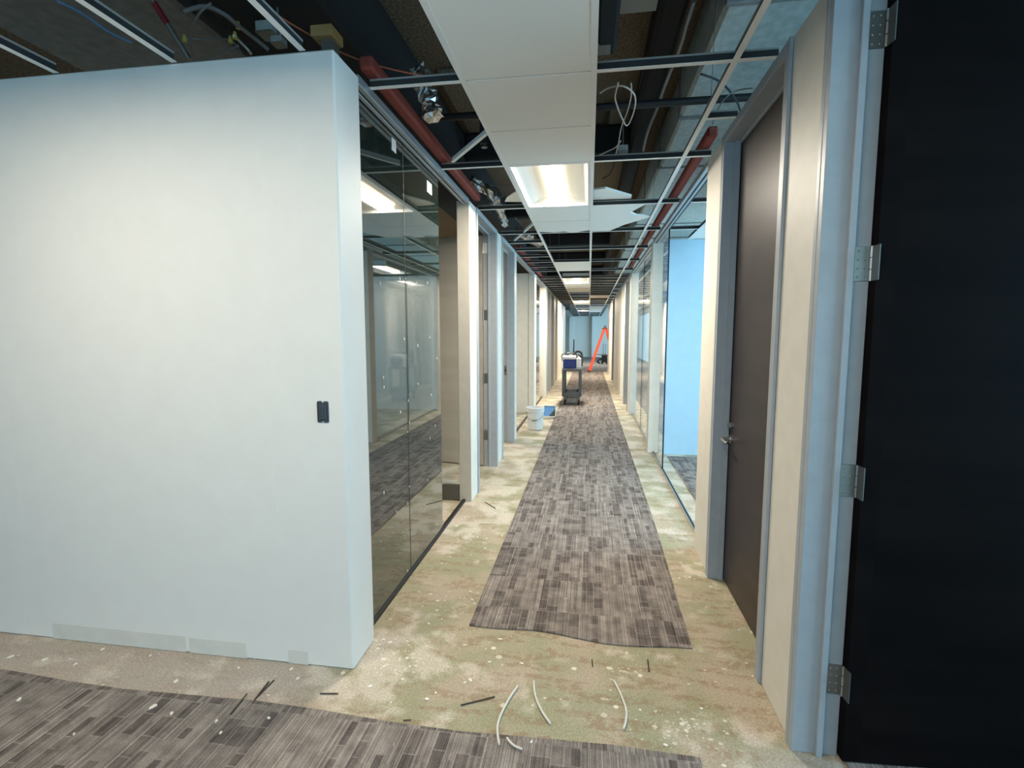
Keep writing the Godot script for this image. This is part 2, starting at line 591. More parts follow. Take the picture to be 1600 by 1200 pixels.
# ---------------------------------------------------------------- the shell
func build_shell() -> void:
	var f := thing("floor", "bare tan and olive concrete floor stained with carpet glue and white dust", "floor", Vector3.ZERO, "", "structure")
	var st := S()
	b6(st, -3.4, 1.2, -0.15, 0, -4.0, -1.0)
	part(st, "concrete_slab", M.slab_near, f)
	st = S()
	b6(st, -7.2, -3.4, -0.15, 0, -4.0, -1.0)
	b6(st, 1.2, 5.2, -0.15, 0, -4.0, -1.0)
	b6(st, -7.2, 5.2, -0.15, 0, -1.0, 6.2)
	b6(st, -7.2, 5.2, -0.15, 0, -36.2, -4.0)
	part(st, "concrete_slab", M.slab_far, f)
	st = S()
	b6(st, -7.2, 5.2, DECK, DECK + 0.2, -36.2, 6.2)
	single(st, "ceiling_deck", M.fireproofing, "dark brown structural deck high above the open ceiling grid", "ceiling", "", "structure")
	# outer walls with real window openings
	var wr := thing("wall_outer_right", "outer wall with office windows beyond the right partition", "wall", Vector3.ZERO, "", "structure")
	var holes := [[-1.6, 1.0], [-6.35, -3.75], [-9.55, -7.35], [-13.7, -11.5], [-33.0, -25.0]]
	var z := 6.2
	for h in holes:
		st = S()
		b6(st, 5.0, 5.2, 0, DECK, z, h[1])
		part(st, "wall_segment", M.cream_paint, wr)
		st = S()
		b6(st, 5.0, 5.2, 0, 0.85, h[1], h[0])
		part(st, "sill_wall", M.cream_paint, wr)
		st = S()
		b6(st, 5.0, 5.2, 2.65, DECK, h[1], h[0])
		part(st, "lintel_wall", M.cream_paint, wr)
		z = h[0]
	st = S()
	b6(st, 5.0, 5.2, 0, DECK, z, -36.2)
	part(st, "wall_segment", M.cream_paint, wr)
	st = S()
	b6(st, -7.2, -7.0, 0, DECK, -36.2, 6.2)
	single(st, "wall_outer_left", M.cream_paint, "plain outer wall beyond the left offices", "wall", "", "structure")
	var wb := thing("wall_back", "lobby wall with a wide window opposite the corridor", "wall", Vector3.ZERO, "", "structure")
	for e in [[-7.0, -3.8, 0.0, DECK], [0.6, 5.0, 0.0, DECK], [-3.8, 0.6, 0.0, 0.8], [-3.8, 0.6, 2.7, DECK]]:
		st = S()
		b6(st, e[0], e[1], e[2], e[3], 6.0, 6.2)
		part(st, "wall_segment", M.cream_paint, wb)
	# far end: pale wall with two pilasters
	var we := thing("wall_far", "pale blue grey wall closing the far end of the corridor", "wall", Vector3.ZERO, "", "structure")
	st = S()
	b6(st, -7.0, 5.0, 0, DECK, -35.4, -35.2)
	part(st, "wall_segment", M.end_wall, we)
	for e in [[-1.33, -1.02], [0.19, 0.48]]:
		st = S()
		b6(st, e[0], e[1], 0, H, -35.2, -34.9)
		part(st, "pilaster", M.white_paint, we)
	st = S()
	b6(st, -1.75, -1.60, 0, H, -35.2, -27.0)
	part(st, "side_wall", M.end_wall, we)
	# cross walls between the offices
	var lw := thing("wall_offices_left", "cream dividing walls of the offices behind the left glass", "wall", Vector3.ZERO, "", "structure")
	for e in [-6.18, -10.0, -14.1, -18.2, -22.8]:
		st = S()
		b6(st, -5.0, XL - 0.125, 0, H, e - 0.16, e)
		part(st, "wall_segment", M.cream_paint, lw)
	st = S()
	b6(st, -5.12, -5.0, 0, H, -23.0, -2.33)
	part(st, "wall_segment", M.cream_paint, lw)
	var rw := thing("wall_offices_right", "pale dividing walls of the offices behind the right glass", "wall", Vector3.ZERO, "", "structure")
	for e in [-3.32, -6.76, -10.06, -14.0, -18.0, -21.85]:
		st = S()
		b6(st, XR + 0.145, 5.0, 0, H, e - 0.12, e)
		part(st, "wall_segment", M.blue_paint if e == -6.76 else M.cream_paint, rw)  # one office back wall carries the blue of daylight in its colour
	st = S()
	b6(st, XR, XR + 0.14, 0, H, -0.78, 6.0)
	b6(st, XR + 0.14, 5.0, 0, H, 1.4, 1.52)
	single(st, "wall_lobby_right", M.cream_paint, "cream lobby wall beside the open darkened door", "wall", "", "structure")

# steel frame lining one side of a door opening
func jamb(door: Node3D, sx: float, xw: float, zf: float, dz: float, stop := Vector2(0.07, 0.092), m: Material = null) -> void:
	m = m if m else M.frame_paint
	var X := func(c: float) -> float: return xw - sx * c
	var st := S()
	cbox(st, X.call(-0.012), X.call(0.148), 0.0, H - 0.05, zf, zf - dz * 0.03, 0.0015)
	var j := part(st, "jamb", m, door)
	st = S()
	cbox(st, X.call(-0.014), X.call(0.001), 0.0, H, zf - dz * 0.03, zf - dz * 0.055, 0.002)
	part(st, "casing_return", M.frame_paint, j)
	st = S()
	cbox(st, X.call(stop.x), X.call(stop.y), 0.0, H - 0.05, zf, zf + dz * 0.016, 0.0015)
	part(st, "stop", m, j)

func head(door: Node3D, sx: float, xw: float, z0: float, z1: float, m: Material = null) -> void:
	m = m if m else M.frame_paint
	var st := S()
	cbox(st, xw + sx * 0.012, xw - sx * 0.144, H - 0.05, H, z0 - 0.03, z1 + 0.03, 0.0015)
	var h := part(st, "head", m, door)
	st = S()
	cbox(st, xw - sx * 0.07, xw - sx * 0.092, H - 0.066, H - 0.05, z0, z1, 0.0015)
	part(st, "stop", m, h)

func hinge(door: Node3D, y: float, sx: float, xw: float, zf: float, dz: float, leaf_dir: Vector3, m: Material) -> void:
	var X := func(c: float) -> float: return xw - sx * c
	var st := S()
	cbox(st, X.call(0.097), X.call(0.142), y - 0.058, y + 0.058, zf, zf + dz * 0.003, 0.001)
	var o := part(st, "hinge", m, door)
	st = S()
	for k in 3:
		var yy := y - 0.058 + k * 0.0395
		tube(st, [Vector3(X.call(0.148), yy, zf + dz * 0.006), Vector3(X.call(0.148), yy + 0.037, zf + dz * 0.006)], 0.0065, 10)
	part(st, "barrel", M.steel, o)
	if leaf_dir != Vector3.ZERO:
		st = S()
		var n := leaf_dir.cross(Vector3.UP).normalized()
		obox(st, Vector3(X.call(0.150), y - 0.058, zf + dz * 0.006) - n * 0.0015, leaf_dir * 0.043, Vector3(0, 0.116, 0), n * 0.003)
		part(st, "leaf_plate", M.worn_steel, o)
	st = S()
	for k in 4:
		for s in [0, 1]:
			blob(st, Vector3(X.call(0.108 + 0.022 * ((k + s) % 2)), y - 0.044 + k * 0.029, zf + dz * 0.003), Vector3(0.004, 0.004, 0.0015), 8, 4)
	part(st, "screw", M.steel, o)

# ---------------------------------------------------------------- glass walls
func glass_wall(n: int, label: String, sx: float, xw: float, xg: float, z_far: float, z_near: float, cuts: Array, channel: Material, pane := "glass") -> Node3D:
	var w := thing("window_%d" % n, label, "glass wall", Vector3.ZERO, "", "structure")
	var st := S()
	# head: two slim rails with a dark slot between them
	cbox(st, xw - sx * 0.002, xw - sx * 0.030, H - 0.030, H + 0.012, z_far, z_near, 0.002)
	part(st, "head_rail", M.aluminium, w)
	st = S()
	b6(st, xw - sx * 0.030, xw - sx * 0.041, H - 0.012, H + 0.012, z_far, z_near)
	part(st, "head_slot", M.dark_channel, w)
	st = S()
	cbox(st, xw - sx * 0.041, xw - sx * 0.064, H - 0.034, H + 0.012, z_far, z_near, 0.002)
	part(st, "head_rail", M.aluminium, w)
	st = S()
	cbox(st, xg + sx * 0.010, xg - sx * 0.022, H - 0.012, H + 0.012, z_far, z_near, 0.002)
	part(st, "glazing_track", M.dark_channel, w)
	st = S()
	cbox(st, xg + sx * 0.016, xg - sx * 0.016, 0.0, 0.022, z_far, z_near, 0.002)
	var c := part(st, "floor_channel", channel, w)
	st = S()
	b6(st, xg + sx * 0.009, xg - sx * 0.009, 0.0215, 0.0235, z_far, z_near)
	part(st, "channel_slot", M.black, c)
	for i in cuts.size() - 1:
		st = S()
		b6(st, xg - 0.005, xg + 0.005, 0.018, H - 0.014, cuts[i + 1] + 0.003, cuts[i] - 0.003)
		part(st, "pane", M[pane], w)
		if i > 0:
			st = S()
			b6(st, xg - 0.006, xg + 0.006, 0.020, H - 0.014, cuts[i] - 0.003, cuts[i] + 0.003)
			part(st, "joint_seal", M.black, w)
	return w

func build_left_side() -> void:
	# lobby wall on the left of the corridor mouth
	var w := thing("wall_lobby", "large plain off-white drywall beside the corridor mouth", "wall", Vector3.ZERO, "", "structure")
	var st := S()
	cbox(st, -7.0, XL, 0.0, H, -2.33, -2.095, 0.007)
	part(st, "drywall", M.white_paint, w)
	st = S()
	b6(st, -2.72, -1.95, 0.002, 0.085, -2.095, -2.0938)
	b6(st, -1.93, -1.62, 0.002, 0.080, -2.095, -2.0938)
	b6(st, -1.40, -1.30, 0.002, 0.070, -2.095, -2.0938)
	part(st, "bare_base_strip", M.bare_plaster, w)
	# uncovered switch
	var sw := thing("switch_box", "uncovered dark grey switch box set in the off-white drywall", "switch", Vector3(-1.177, 1.17, -2.09))
	st = S()
	var o := Vector3(-1.203, 1.175, -2.0955)
	var poly := [Vector2(0, 0.004), Vector2(0.004, 0), Vector2(0.019, 0), Vector2(0.021, 0.006), Vector2(0.031, 0.006), Vector2(0.033, 0), Vector2(0.05, 0), Vector2(0.054, 0.006), Vector2(0.054, 0.092), Vector2(0.051, 0.096), Vector2(0.033, 0.096), Vector2(0.029, 0.088), Vector2(0.024, 0.088), Vector2(0.021, 0.097), Vector2(0.004, 0.097), Vector2(0, 0.092)]
	var flat := PackedVector2Array(poly)
	var ids := Geometry2D.triangulate_polygon(flat)
	for i in range(0, ids.size(), 3):
		var q := []
		for k in 3:
			q.append(o + Vector3(flat[ids[i + k]].x, flat[ids[i + k]].y, 0.004))
		tri(st, q[0], q[1], q[2], Vector3.BACK)
	for i in flat.size():
		var a := o + Vector3(flat[i].x, flat[i].y, 0)
		var b := o + Vector3(flat[(i + 1) % flat.size()].x, flat[(i + 1) % flat.size()].y, 0)
		var n := (b - a).cross(Vector3.BACK).normalized()
		quad(st, a, b, b + Vector3(0, 0, 0.004), a + Vector3(0, 0, 0.004), n)
	part(st, "yoke", M.switch_grey, sw)
	st = S()
	cbox(st, o.x + 0.010, o.x + 0.046, o.y + 0.014, o.y + 0.078, -2.0915, -2.0855, 0.002)
	var dev := part(st, "switch_body", M.switch_grey, sw)
	st = S()
	cbox(st, o.x + 0.021, o.x + 0.033, o.y + 0.030, o.y + 0.058, -2.0855, -2.081, 0.002)
	part(st, "toggle", M.switch_grey, dev)
	st = S()
	b6(st, o.x + 0.003, o.x + 0.0055, o.y + 0.004, o.y + 0.092, -2.0915, -2.0905)
	part(st, "box_edge", M.black, sw)
	for y in [0.0035, 0.090]:
		st = S()
		blob(st, o + Vector3(0.027, y, 0.004), Vector3(0.004, 0.004, 0.002), 8, 4)
		part(st, "screw", M.steel, sw)

	# glass wall of the first left office; its last bay stands open
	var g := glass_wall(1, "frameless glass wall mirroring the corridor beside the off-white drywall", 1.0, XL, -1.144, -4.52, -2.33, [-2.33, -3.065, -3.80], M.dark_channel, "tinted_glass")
	st = S()
	var spots := RandomNumberGenerator.new()
	spots.seed = 77
	for p in [[637, 675], [637, 787], [637, 892], [612, 545], [632, 530], [672, 527], [653, 540], [600, 605], [653, 600], [638, 626], [626, 644], [674, 617], [599, 590], [683, 560], [560, 425], [594, 443], [668, 442], [651, 443], [625, 435], [634, 435], [640, 660], [680, 665], [672, 685], [620, 800], [668, 750], [640, 760], [574, 805], [600, 770]]:
		var c := at_x(p[0], p[1], -1.137)
		if c.z > -3.78 and c.z < -2.36:
			blob(st, c, Vector3(0.002, spots.randf_range(0.006, 0.012), spots.randf_range(0.004, 0.008)), 7, 4)
	var drips := part(st, "adhesive_residue", M.chip, g)
	drips.set_meta("kind", "stuff")
	drips.set_meta("label", "specks of pale glue left on the glass")
	for p in [[612, 214, 619, 240], [667, 281, 675, 306]]:  # first strip is tape, second is a reflection painted on the glass
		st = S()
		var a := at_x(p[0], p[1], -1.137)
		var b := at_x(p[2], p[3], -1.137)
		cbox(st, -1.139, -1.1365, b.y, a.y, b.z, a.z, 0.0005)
		part(st, "tape_reflection_strip", M.plastic_white, g)

	# corridor partition pieces on the left, each a post or a pier of drywall
	var wl := thing("wall_left", "cream drywall piers of the left corridor partition", "wall", Vector3.ZERO, "", "structure")
	for e in [[-4.80, -4.52], [-6.22, -5.83], [-7.50, -7.21], [-10.36, -10.0], [-13.0, -12.5], [-14.42, -14.03], [-16.4, -15.43], [-20.0, -17.3], [-23.0, -20.8]]:
		st = S()
		cbox(st, XL - 0.118, XL, 0.0, H, e[0], e[1], 0.004)
		part(st, "pier", M.cream_paint, wl)
	st = S()
	cbox(st, XL - 0.29, XL - 0.122, 0.0, 0.15, -4.56, -4.53, 0.003)
	part(st, "kick_plate", M.worn_steel, wl)
	# doorways of the left offices
	left_door(3, -5.80, -4.83, "grey steel door frame with hinges and taupe door, beside the mirroring glass", true)
	left_door(4, -7.18, -6.25, "grey steel door frame with a strike plate, next to the hinged frame", false)
	left_door(6, -14.0, -13.03, "pale steel door frame beyond the grey cart on the left", true)
	left_door(7, -15.40, -14.45, "pale steel door frame deeper in the corridor on the cart's side", false)
	glass_wall(2, "empty glazing track behind the white bucket, its panes taken out", 1.0, XL, -1.144, -10.0, -7.50, [], M.dark_channel)
	glass_wall(3, "narrow glass wall beside the grey utility cart", 1.0, XL, -1.144, -12.5, -10.36, [-10.36, -12.5], M.dark_channel)
	glass_wall(4, "distant left glass wall past the second pair of doors", 1.0, XL, -1.144, -17.3, -16.4, [-16.4, -17.3], M.dark_channel)
	glass_wall(5, "last left glass wall before the far open floor", 1.0, XL, -1.144, -20.8, -20.0, [-20.0, -20.8], M.dark_channel)

func left_door(n: int, zf: float, zn: float, label: String, hinged: bool) -> void:
	var d := thing("door_%d" % n, label, "door", Vector3.ZERO, "", "structure")
	jamb(d, 1.0, XL, zf, 1.0)
	jamb(d, 1.0, XL, zn, -1.0)
	head(d, 1.0, XL, zf, zn)
	if hinged:
		var a := deg_to_rad(100.0)
		var dir := Vector3(-sin(a), 0, cos(a))        # from the hinge into the room, a little past square
		var thick := Vector3(cos(a), 0, sin(a)).normalized()
		for y in [0.38, 1.055, 1.79, 2.55]:
			hinge(d, y, 1.0, XL, zf, 1.0, Vector3.ZERO, M.plastic_white if y > 2.0 else M.steel)
		var st := S()
		obox(st, Vector3(XL - 0.156, 0.012, zf + 0.004), dir * 0.90, Vector3(0, 2.68, 0), thick * -0.044)
		part(st, "leaf", M.taupe_door, d)
	else:
		var st := S()
		cbox(st, XL - 0.10, XL - 0.132, 0.98, 1.12, zf, zf + 0.003, 0.001)
		var p := part(st, "strike_plate", M.worn_steel, d)
		st = S()
		cbox(st, XL - 0.108, XL - 0.124, 1.03, 1.07, zf + 0.003, zf + 0.0036, 0.0002)
		part(st, "latch_hole", M.black, p)

func build_right_side() -> void:
	var wr := thing("wall_right", "cream drywall piers of the right corridor partition", "wall", Vector3.ZERO, "", "structure")
	for e in [[-2.285, -1.965], [-3.77, -3.34], [-6.98, -6.80], [-10.5, -10.05], [-12.0, -11.53], [-16.5, -12.9], [-22.0, -17.53]]:
		var st := S()
		cbox(st, XR, XR + 0.144, 0.0, H, e[0], e[1], 0.004)
		part(st, "pier", M.cream_paint, wr)
	# the open door at the right edge, brown veneer painted near black for shade
	var d := thing("door_2", "open brown wood door, painted near black for its shade, on four steel hinges in a pale grey frame", "door", Vector3.ZERO, "", "structure")
	jamb(d, -1.0, XR, -1.908, 1.0)
	jamb(d, -1.0, XR, -0.84, -1.0)
	head(d, -1.0, XR, -1.908, -0.84)
	var a := deg_to_rad(93.0)
	var dir := Vector3(sin(a), 0, cos(a))
	var thick := Vector3(-cos(a), 0, sin(a))
	for y in [0.305, 1.055, 1.808, 2.555]:
		hinge(d, y, -1.0, XR, -1.908, 1.0, thick, M.worn_steel if y > 2.0 else M.steel)
	var st := S()
	obox(st, Vector3(XR + 0.1490, 0.012, -1.917), dir * 0.90, Vector3(0, 2.685, 0), thick * 0.045)
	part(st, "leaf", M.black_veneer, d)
	# the closed brown door
	var b := thing("door_1", "closed dark brown veneer door with a steel lever handle", "door", Vector3.ZERO, "", "structure")
	jamb(b, -1.0, XR, -3.285, 1.0, Vector2(0.045, 0.079), M.frame_paint)
	jamb(b, -1.0, XR, -2.34, -1.0, Vector2(0.045, 0.079), M.frame_paint)
	head(b, -1.0, XR, -3.285, -2.34, M.frame_paint)
	st = S()
	cbox(st, XR + 0.082, XR + 0.126, 0.010, H - 0.055, -3.281, -2.344, 0.002)
	part(st, "leaf", M.brown_veneer, b)
	var c := Vector3(XR + 0.082, 0.93, -3.215)
	st = S()
	tube(st, [c, c + Vector3(-0.010, 0, 0)], 0.026, 20)
	var h := part(st, "lever_handle", M.steel, b)
	st = S()
	tube(st, [c + Vector3(-0.010, 0, 0), c + Vector3(-0.058, 0, 0)], 0.0095, 12)
	part(st, "neck", M.steel, h)
	st = S()
	tube(st, [c + Vector3(-0.055, 0, -0.006), c + Vector3(-0.060, 0.0, 0.02), c + Vector3(-0.060, -0.002, 0.075), c + Vector3(-0.055, -0.004, 0.112)], 0.0095, 12, 0.008)
	part(st, "lever", M.steel, h)
	st = S()
	c.y = 1.015
	tube(st, [c, c + Vector3(-0.012, 0, 0)], 0.017, 18)
	var t := part(st, "deadbolt", M.steel, b)
	st = S()
	cbox(st, c.x - 0.026, c.x - 0.012, c.y - 0.016, c.y + 0.016, c.z - 0.004, c.z + 0.004, 0.001)
	part(st, "thumb_turn", M.steel, t)
	# further doorways on the right
	for e in [[8, -11.50, -10.53, "grey steel door frame on the right, opposite the utility cart"], [9, -17.50, -16.53, "distant grey steel door frame in the right wall before the ladder"]]:
		var dd := thing("door_%d" % e[0], e[3], "door", Vector3.ZERO, "", "structure")
		jamb(dd, -1.0, XR, e[1], 1.0)
		jamb(dd, -1.0, XR, e[2], -1.0)
		head(dd, -1.0, XR, e[1], e[2])
	var w6 := glass_wall(6, "glass wall missing a pane before the daylit blue office, past the brown door", -1.0, XR, 0.862, -6.80, -3.77, [-5.93, -6.80], M.aluminium)
	var lip := S()
	b6(lip, 0.855, 0.869, 0.020, H - 0.014, -5.935, -5.925)
	part(lip, "edge_seal", M.black, w6)
	glass_wall(7, "glass wall of the dim bare-floored office on the right", -1.0, XR, 0.862, -10.05, -6.98, [-6.98, -8.5, -10.05], M.aluminium)
	glass_wall(8, "narrow right glass strip just past the grey door frame opposite the cart", -1.0, XR, 0.862, -12.9, -12.0, [-12.0, -12.9], M.aluminium)

# ---------------------------------------------------------------- suspended ceiling
# inverted tee: white painted face below, web coloured dark for shade, bare galvanised bulb on top
func tee(parent: Node3D, called: String, a: Vector3, b: Vector3) -> void:
	var face := S()
	var web := S()
	var bulb := S()
	if absf(a.x - b.x) < 0.001:
		b6(face, a.x - 0.014, a.x + 0.014, H, H + 0.0015, a.z, b.z)
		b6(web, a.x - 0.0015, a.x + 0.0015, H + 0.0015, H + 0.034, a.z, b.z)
		b6(bulb, a.x - 0.004, a.x + 0.004, H + 0.034, H + 0.043, a.z, b.z)
	else:
		b6(face, a.x, b.x, H + 0.0002, H + 0.0017, a.z - 0.014, a.z + 0.014)
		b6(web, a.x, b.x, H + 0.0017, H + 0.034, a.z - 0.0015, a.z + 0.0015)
		b6(bulb, a.x, b.x, H + 0.034, H + 0.042, a.z - 0.004, a.z + 0.004)
	var m := MeshInstance3D.new()
	var mesh := face.commit()
	web.commit(mesh)
	bulb.commit(mesh)
	mesh.surface_set_material(0, M.grid_white)
	mesh.surface_set_material(1, M.grid_web_shade)
	mesh.surface_set_material(2, M.grid_bulb)
	m.mesh = mesh
	m.name = called
	parent.add_child(m, true)

func troffer(x0: float, z_far: float, label: String, energy: float) -> void:
	var x1 := x0 + 0.606
	var z0 := z_far + 0.010
	var z1 := z_far + 1.21
	var xm := (x0 + x1) * 0.5
	var t := thing("troffer_light", label, "light", Vector3(xm, H, (z0 + z1) * 0.5), "recessed ceiling troffers")
	var st := S()
	for e in [[x0 + 0.006, x0 + 0.030, z0, z1], [x1 - 0.030, x1 - 0.006, z0, z1], [x0 + 0.03, x1 - 0.03, z0, z0 + 0.022], [x0 + 0.03, x1 - 0.03, z1 - 0.022, z1]]:
		b6(st, e[0], e[1], H + 0.002, H + 0.012, e[2], e[3])
	part(st, "rim", M.grid_white, t)
	# curved white reflectors rising to the lens
	for s in [-1.0, 1.0]:
		st = S()
		var n := 8
		for k in n:
			var q := []
			for i in [k, k + 1]:
				var u := float(i) / n
				q.append(Vector2(xm + s * lerpf(0.275, 0.075, u), H + 0.010 + 0.075 * sin(u * PI * 0.5)))
			var nn := Vector3(q[1].y - q[0].y, -absf(q[1].x - q[0].x), 0)
			nn.x = -s * absf(nn.x)
			quad(st, Vector3(q[0].x, q[0].y, z0 + 0.02), Vector3(q[1].x, q[1].y, z0 + 0.02), Vector3(q[1].x, q[1].y, z1 - 0.02), Vector3(q[0].x, q[0].y, z1 - 0.02), nn.normalized())
		part(st, "reflector", M.grid_white, t)
	for z in [z0 + 0.02, z1 - 0.02]:
		st = S()
		b6(st, x0 + 0.03, x1 - 0.03, H + 0.008, H + 0.10, z - 0.002, z + 0.002)
		part(st, "end_plate", M.grid_white, t)
	st = S()
	b6(st, x0 + 0.012, x1 - 0.012, H + 0.10, H + 0.115, z0, z1)
	b6(st, x0 + 0.012, x0 + 0.016, H + 0.012, H + 0.10, z0, z1)
	b6(st, x1 - 0.016, x1 - 0.012, H + 0.012, H + 0.10, z0, z1)
	part(st, "housing", M.duct_grey, t)
	# glowing lens, rounded across
	st = S()
	for k in 8:
		var q := []
		for i in [k, k + 1]:
			var a: float = PI * i / 8.0
			q.append([xm - 0.085 * cos(a), H + 0.080 - 0.045 * sin(a), Vector3(-cos(a), -sin(a), 0)])
		smooth(st, [[Vector3(q[0][0], q[0][1], z0 + 0.025), q[0][2]], [Vector3(q[1][0], q[1][1], z0 + 0.025), q[1][2]], [Vector3(q[1][0], q[1][1], z1 - 0.025), q[1][2]]])
		smooth(st, [[Vector3(q[0][0], q[0][1], z0 + 0.025), q[0][2]], [Vector3(q[1][0], q[1][1], z1 - 0.025), q[1][2]], [Vector3(q[0][0], q[0][1], z1 - 0.025), q[0][2]]])
	part(st, "lens", M.lens_glow, t)
	area_light(Vector3(xm, H + 0.030, (z0 + z1) * 0.5), Vector3.DOWN, Vector2(0.16, 1.12), energy, WARM, "troffer_lamp")

func build_ceiling() -> void:
	var c := thing("ceiling", "white suspended ceiling grid, half stripped of its panels", "ceiling", Vector3.ZERO, "", "structure")
	var runs := [-0.604, 0.004, 0.612]
	for x in runs:
		tee(c, "main_runner", Vector3(x, 0, -34.9), Vector3(x, 0, 5.9))
	for x in [-2.42, -1.815, -1.208]:
		tee(c, "main_runner", Vector3(x, 0, -2.094), Vector3(x, 0, 5.9))
	for x in [1.22, 1.83]:
		tee(c, "main_runner", Vector3(x, 0, -6.75), Vector3(x, 0, -3.45))
	var edges := [XL, -0.604, 0.004, 0.612, XR]
	for k in 27:
		var z := -2.45 - 1.22 * k
		for b in 4:
			if b == 1 and k == 0:
				continue
			tee(c, "cross_tee", Vector3(edges[b] + 0.002, 0, z), Vector3(edges[b + 1] - 0.002, 0, z))
	for z in [-1.23, -0.01, 1.21]:
		for b in [[-2.42, -1.815], [-1.815, -1.208], [-1.208, -0.604], [-0.604, 0.004], [0.004, 0.612]]:
			tee(c, "cross_tee", Vector3(b[0], 0, z), Vector3(b[1], 0, z))
	# half-module tees
	for e in [[0, -6.72], [0, -7.94], [3, -3.06], [0, -9.16], [1, -12.82], [1, -13.43], [0, -11.6], [2, -11.6], [0, -12.8], [2, -12.8], [0, -14.0], [2, -14.0], [2, -15.3], [0, -15.3], [0, -16.5], [2, -16.5], [0, -17.7], [2, -17.7]]:
		tee(c, "cross_tee", Vector3(edges[e[0]] + 0.002, 0, e[1]), Vector3(edges[e[0] + 1] - 0.002, 0, e[1]))
	for z in [-3.68, -4.90, -6.12]:
		for b in [[0.88, 1.22], [1.22, 1.83]]:
			tee(c, "cross_tee", Vector3(b[0], 0, z), Vector3(b[1], 0, z))
	# panels still lying in the grid: [x0, z far, z near]
	for e in [[-0.604, -2.45, -1.23], [-0.604, -0.01, 1.21], [0.004, -0.01, 1.21], [-0.604, -3.06, -2.45], [-0.604, -3.67, -3.06], [-0.604, -5.50, -4.89], [-0.604, -9.77, -8.55], [-0.604, -12.82, -12.21], [-0.604, -13.43, -12.82], [-0.604, -14.65, -13.43], [-0.604, -20.75, -19.53], [-0.604, -24.41, -23.19], [0.004, -17.09, -15.87], [0.004, -24.41, -21.97], [0.004, -28.0, -24.41], [1.22, -4.90, -3.68], [1.22, -6.12, -4.90], [1.22, -6.74, -6.12], [1.83, -6.74, -3.5]]:
		var st := S()
		var wide := 0.606 if e[0] < 1.5 else 3.1
		cbox(st, e[0] + 0.006, e[0] + wide - 0.006, H + 0.002, H + 0.018, e[1] + 0.004, e[2] - 0.004, 0.003)
		part(st, "ceiling_panel", M.tile_board, c)
	# broken panel still in the lighted row
	var st := S()
	slab(st, PackedVector2Array([Vector2(-0.598, -5.51), Vector2(-0.002, -5.51), Vector2(-0.002, -6.02), Vector2(-0.10, -6.06), Vector2(-0.20, -6.14), Vector2(-0.30, -6.05), Vector2(-0.42, -6.08), Vector2(-0.598, -6.03)]), H + 0.002, H + 0.018)
	single(st, "broken_panel", M.tile_board, "white ceiling panel with a ragged edge behind the bright troffer", "ceiling panel")
	st = S()
	slab(st, PackedVector2Array([Vector2(0.01, -4.90), Vector2(0.50, -4.90), Vector2(0.38, -5.22), Vector2(0.45, -5.34), Vector2(0.60, -5.42), Vector2(0.56, -5.50), Vector2(0.36, -5.78), Vector2(0.22, -6.08), Vector2(0.01, -6.08)]), H + 0.002, H + 0.018)
	single(st, "broken_panel", M.tile_board, "large torn white ceiling panel with a jagged point beside the troffer", "ceiling panel")
	st = S()
	slab(st, PackedVector2Array([Vector2(0.02, -4.55), Vector2(0.12, -4.52), Vector2(0.36, -4.80), Vector2(0.36, -4.88), Vector2(0.02, -4.88)]), H + 0.05, H + 0.066)
	single(st, "broken_panel", M.tile_board, "small torn scrap of white panel lying on top of a tee", "ceiling panel")
	st = S()
	slab(st, PackedVector2Array([Vector2(-0.61, -4.45), Vector2(-0.61, -4.86), Vector2(-0.80, -4.82), Vector2(-0.76, -4.7)]), H + 0.05, H + 0.062)
	single(st, "broken_panel", M.tile_board, "white scrap of panel poking out left of the bright troffer", "ceiling panel")
	# loose tees hanging out of the grid
	for e in [[Vector3(-0.62, H + 0.004, -3.09), Vector3(-0.95, H - 0.005, -3.52), "loose white ceiling tee slanting from the grid by the red steel tube"], [Vector3(-0.62, H + 0.004, -5.62), Vector3(-1.0, H + 0.03, -6.75), "loose white ceiling tee slanting over the left doorways"]]:
		st = S()
		var d: Vector3 = e[1] - e[0]
		var side := d.cross(Vector3.UP).normalized()
		var up := side.cross(d).normalized()
		obox(st, e[0] - side * 0.012, d, side * 0.024, up * 0.0015)
		obox(st, e[0] - side * 0.0015, d, side * 0.003, up * 0.034)
		single(st, "loose_tee", M.grid_white, e[2], "ceiling tee")
	# lit troffers
	troffer(-0.604, -4.89, "bright recessed troffer, the largest lit one in the corridor ceiling", 10.0)
	troffer(-0.604, -12.21, "second lit recessed troffer along the corridor ceiling", 17.0)
	troffer(-0.604, -19.53, "third lit recessed troffer along the corridor ceiling", 17.0)
	troffer(-0.604, -26.85, "last lit recessed troffer before the far wall", 18.0)
	troffer(-2.42, -1.23, "lit troffer over the lobby in front of the off-white drywall", 4.5)
	troffer(-0.604, -1.23, "lit troffer in the lobby panel row at the corridor mouth", 2.4)
	troffer(-2.42, -8.55, "added unseen troffer brightening the left office behind the white bucket", 6.0)  # added to brighten the pier beyond; no fixture is visible there
	troffer(1.22, -9.77, "lit troffer in the dim office behind the right glass", 3.0)

# ---------------------------------------------------------------- above the grid
func arc(pts: Array, n := 6) -> Array:
	var c := Curve3D.new()
	for i in pts.size():
		var p: Vector3 = pts[i]
		var t := Vector3.ZERO
		if i > 0 and i < pts.size() - 1:
			t = (pts[i + 1] - pts[i - 1]) * 0.17
		c.add_point(p, -t, t)
	var out := []
	var total := (pts.size() - 1) * n
	for i in total + 1:
		out.append(c.sample(mini(i / n, pts.size() - 2), float(i - mini(i / n, pts.size() - 2) * n) / n))
	return out

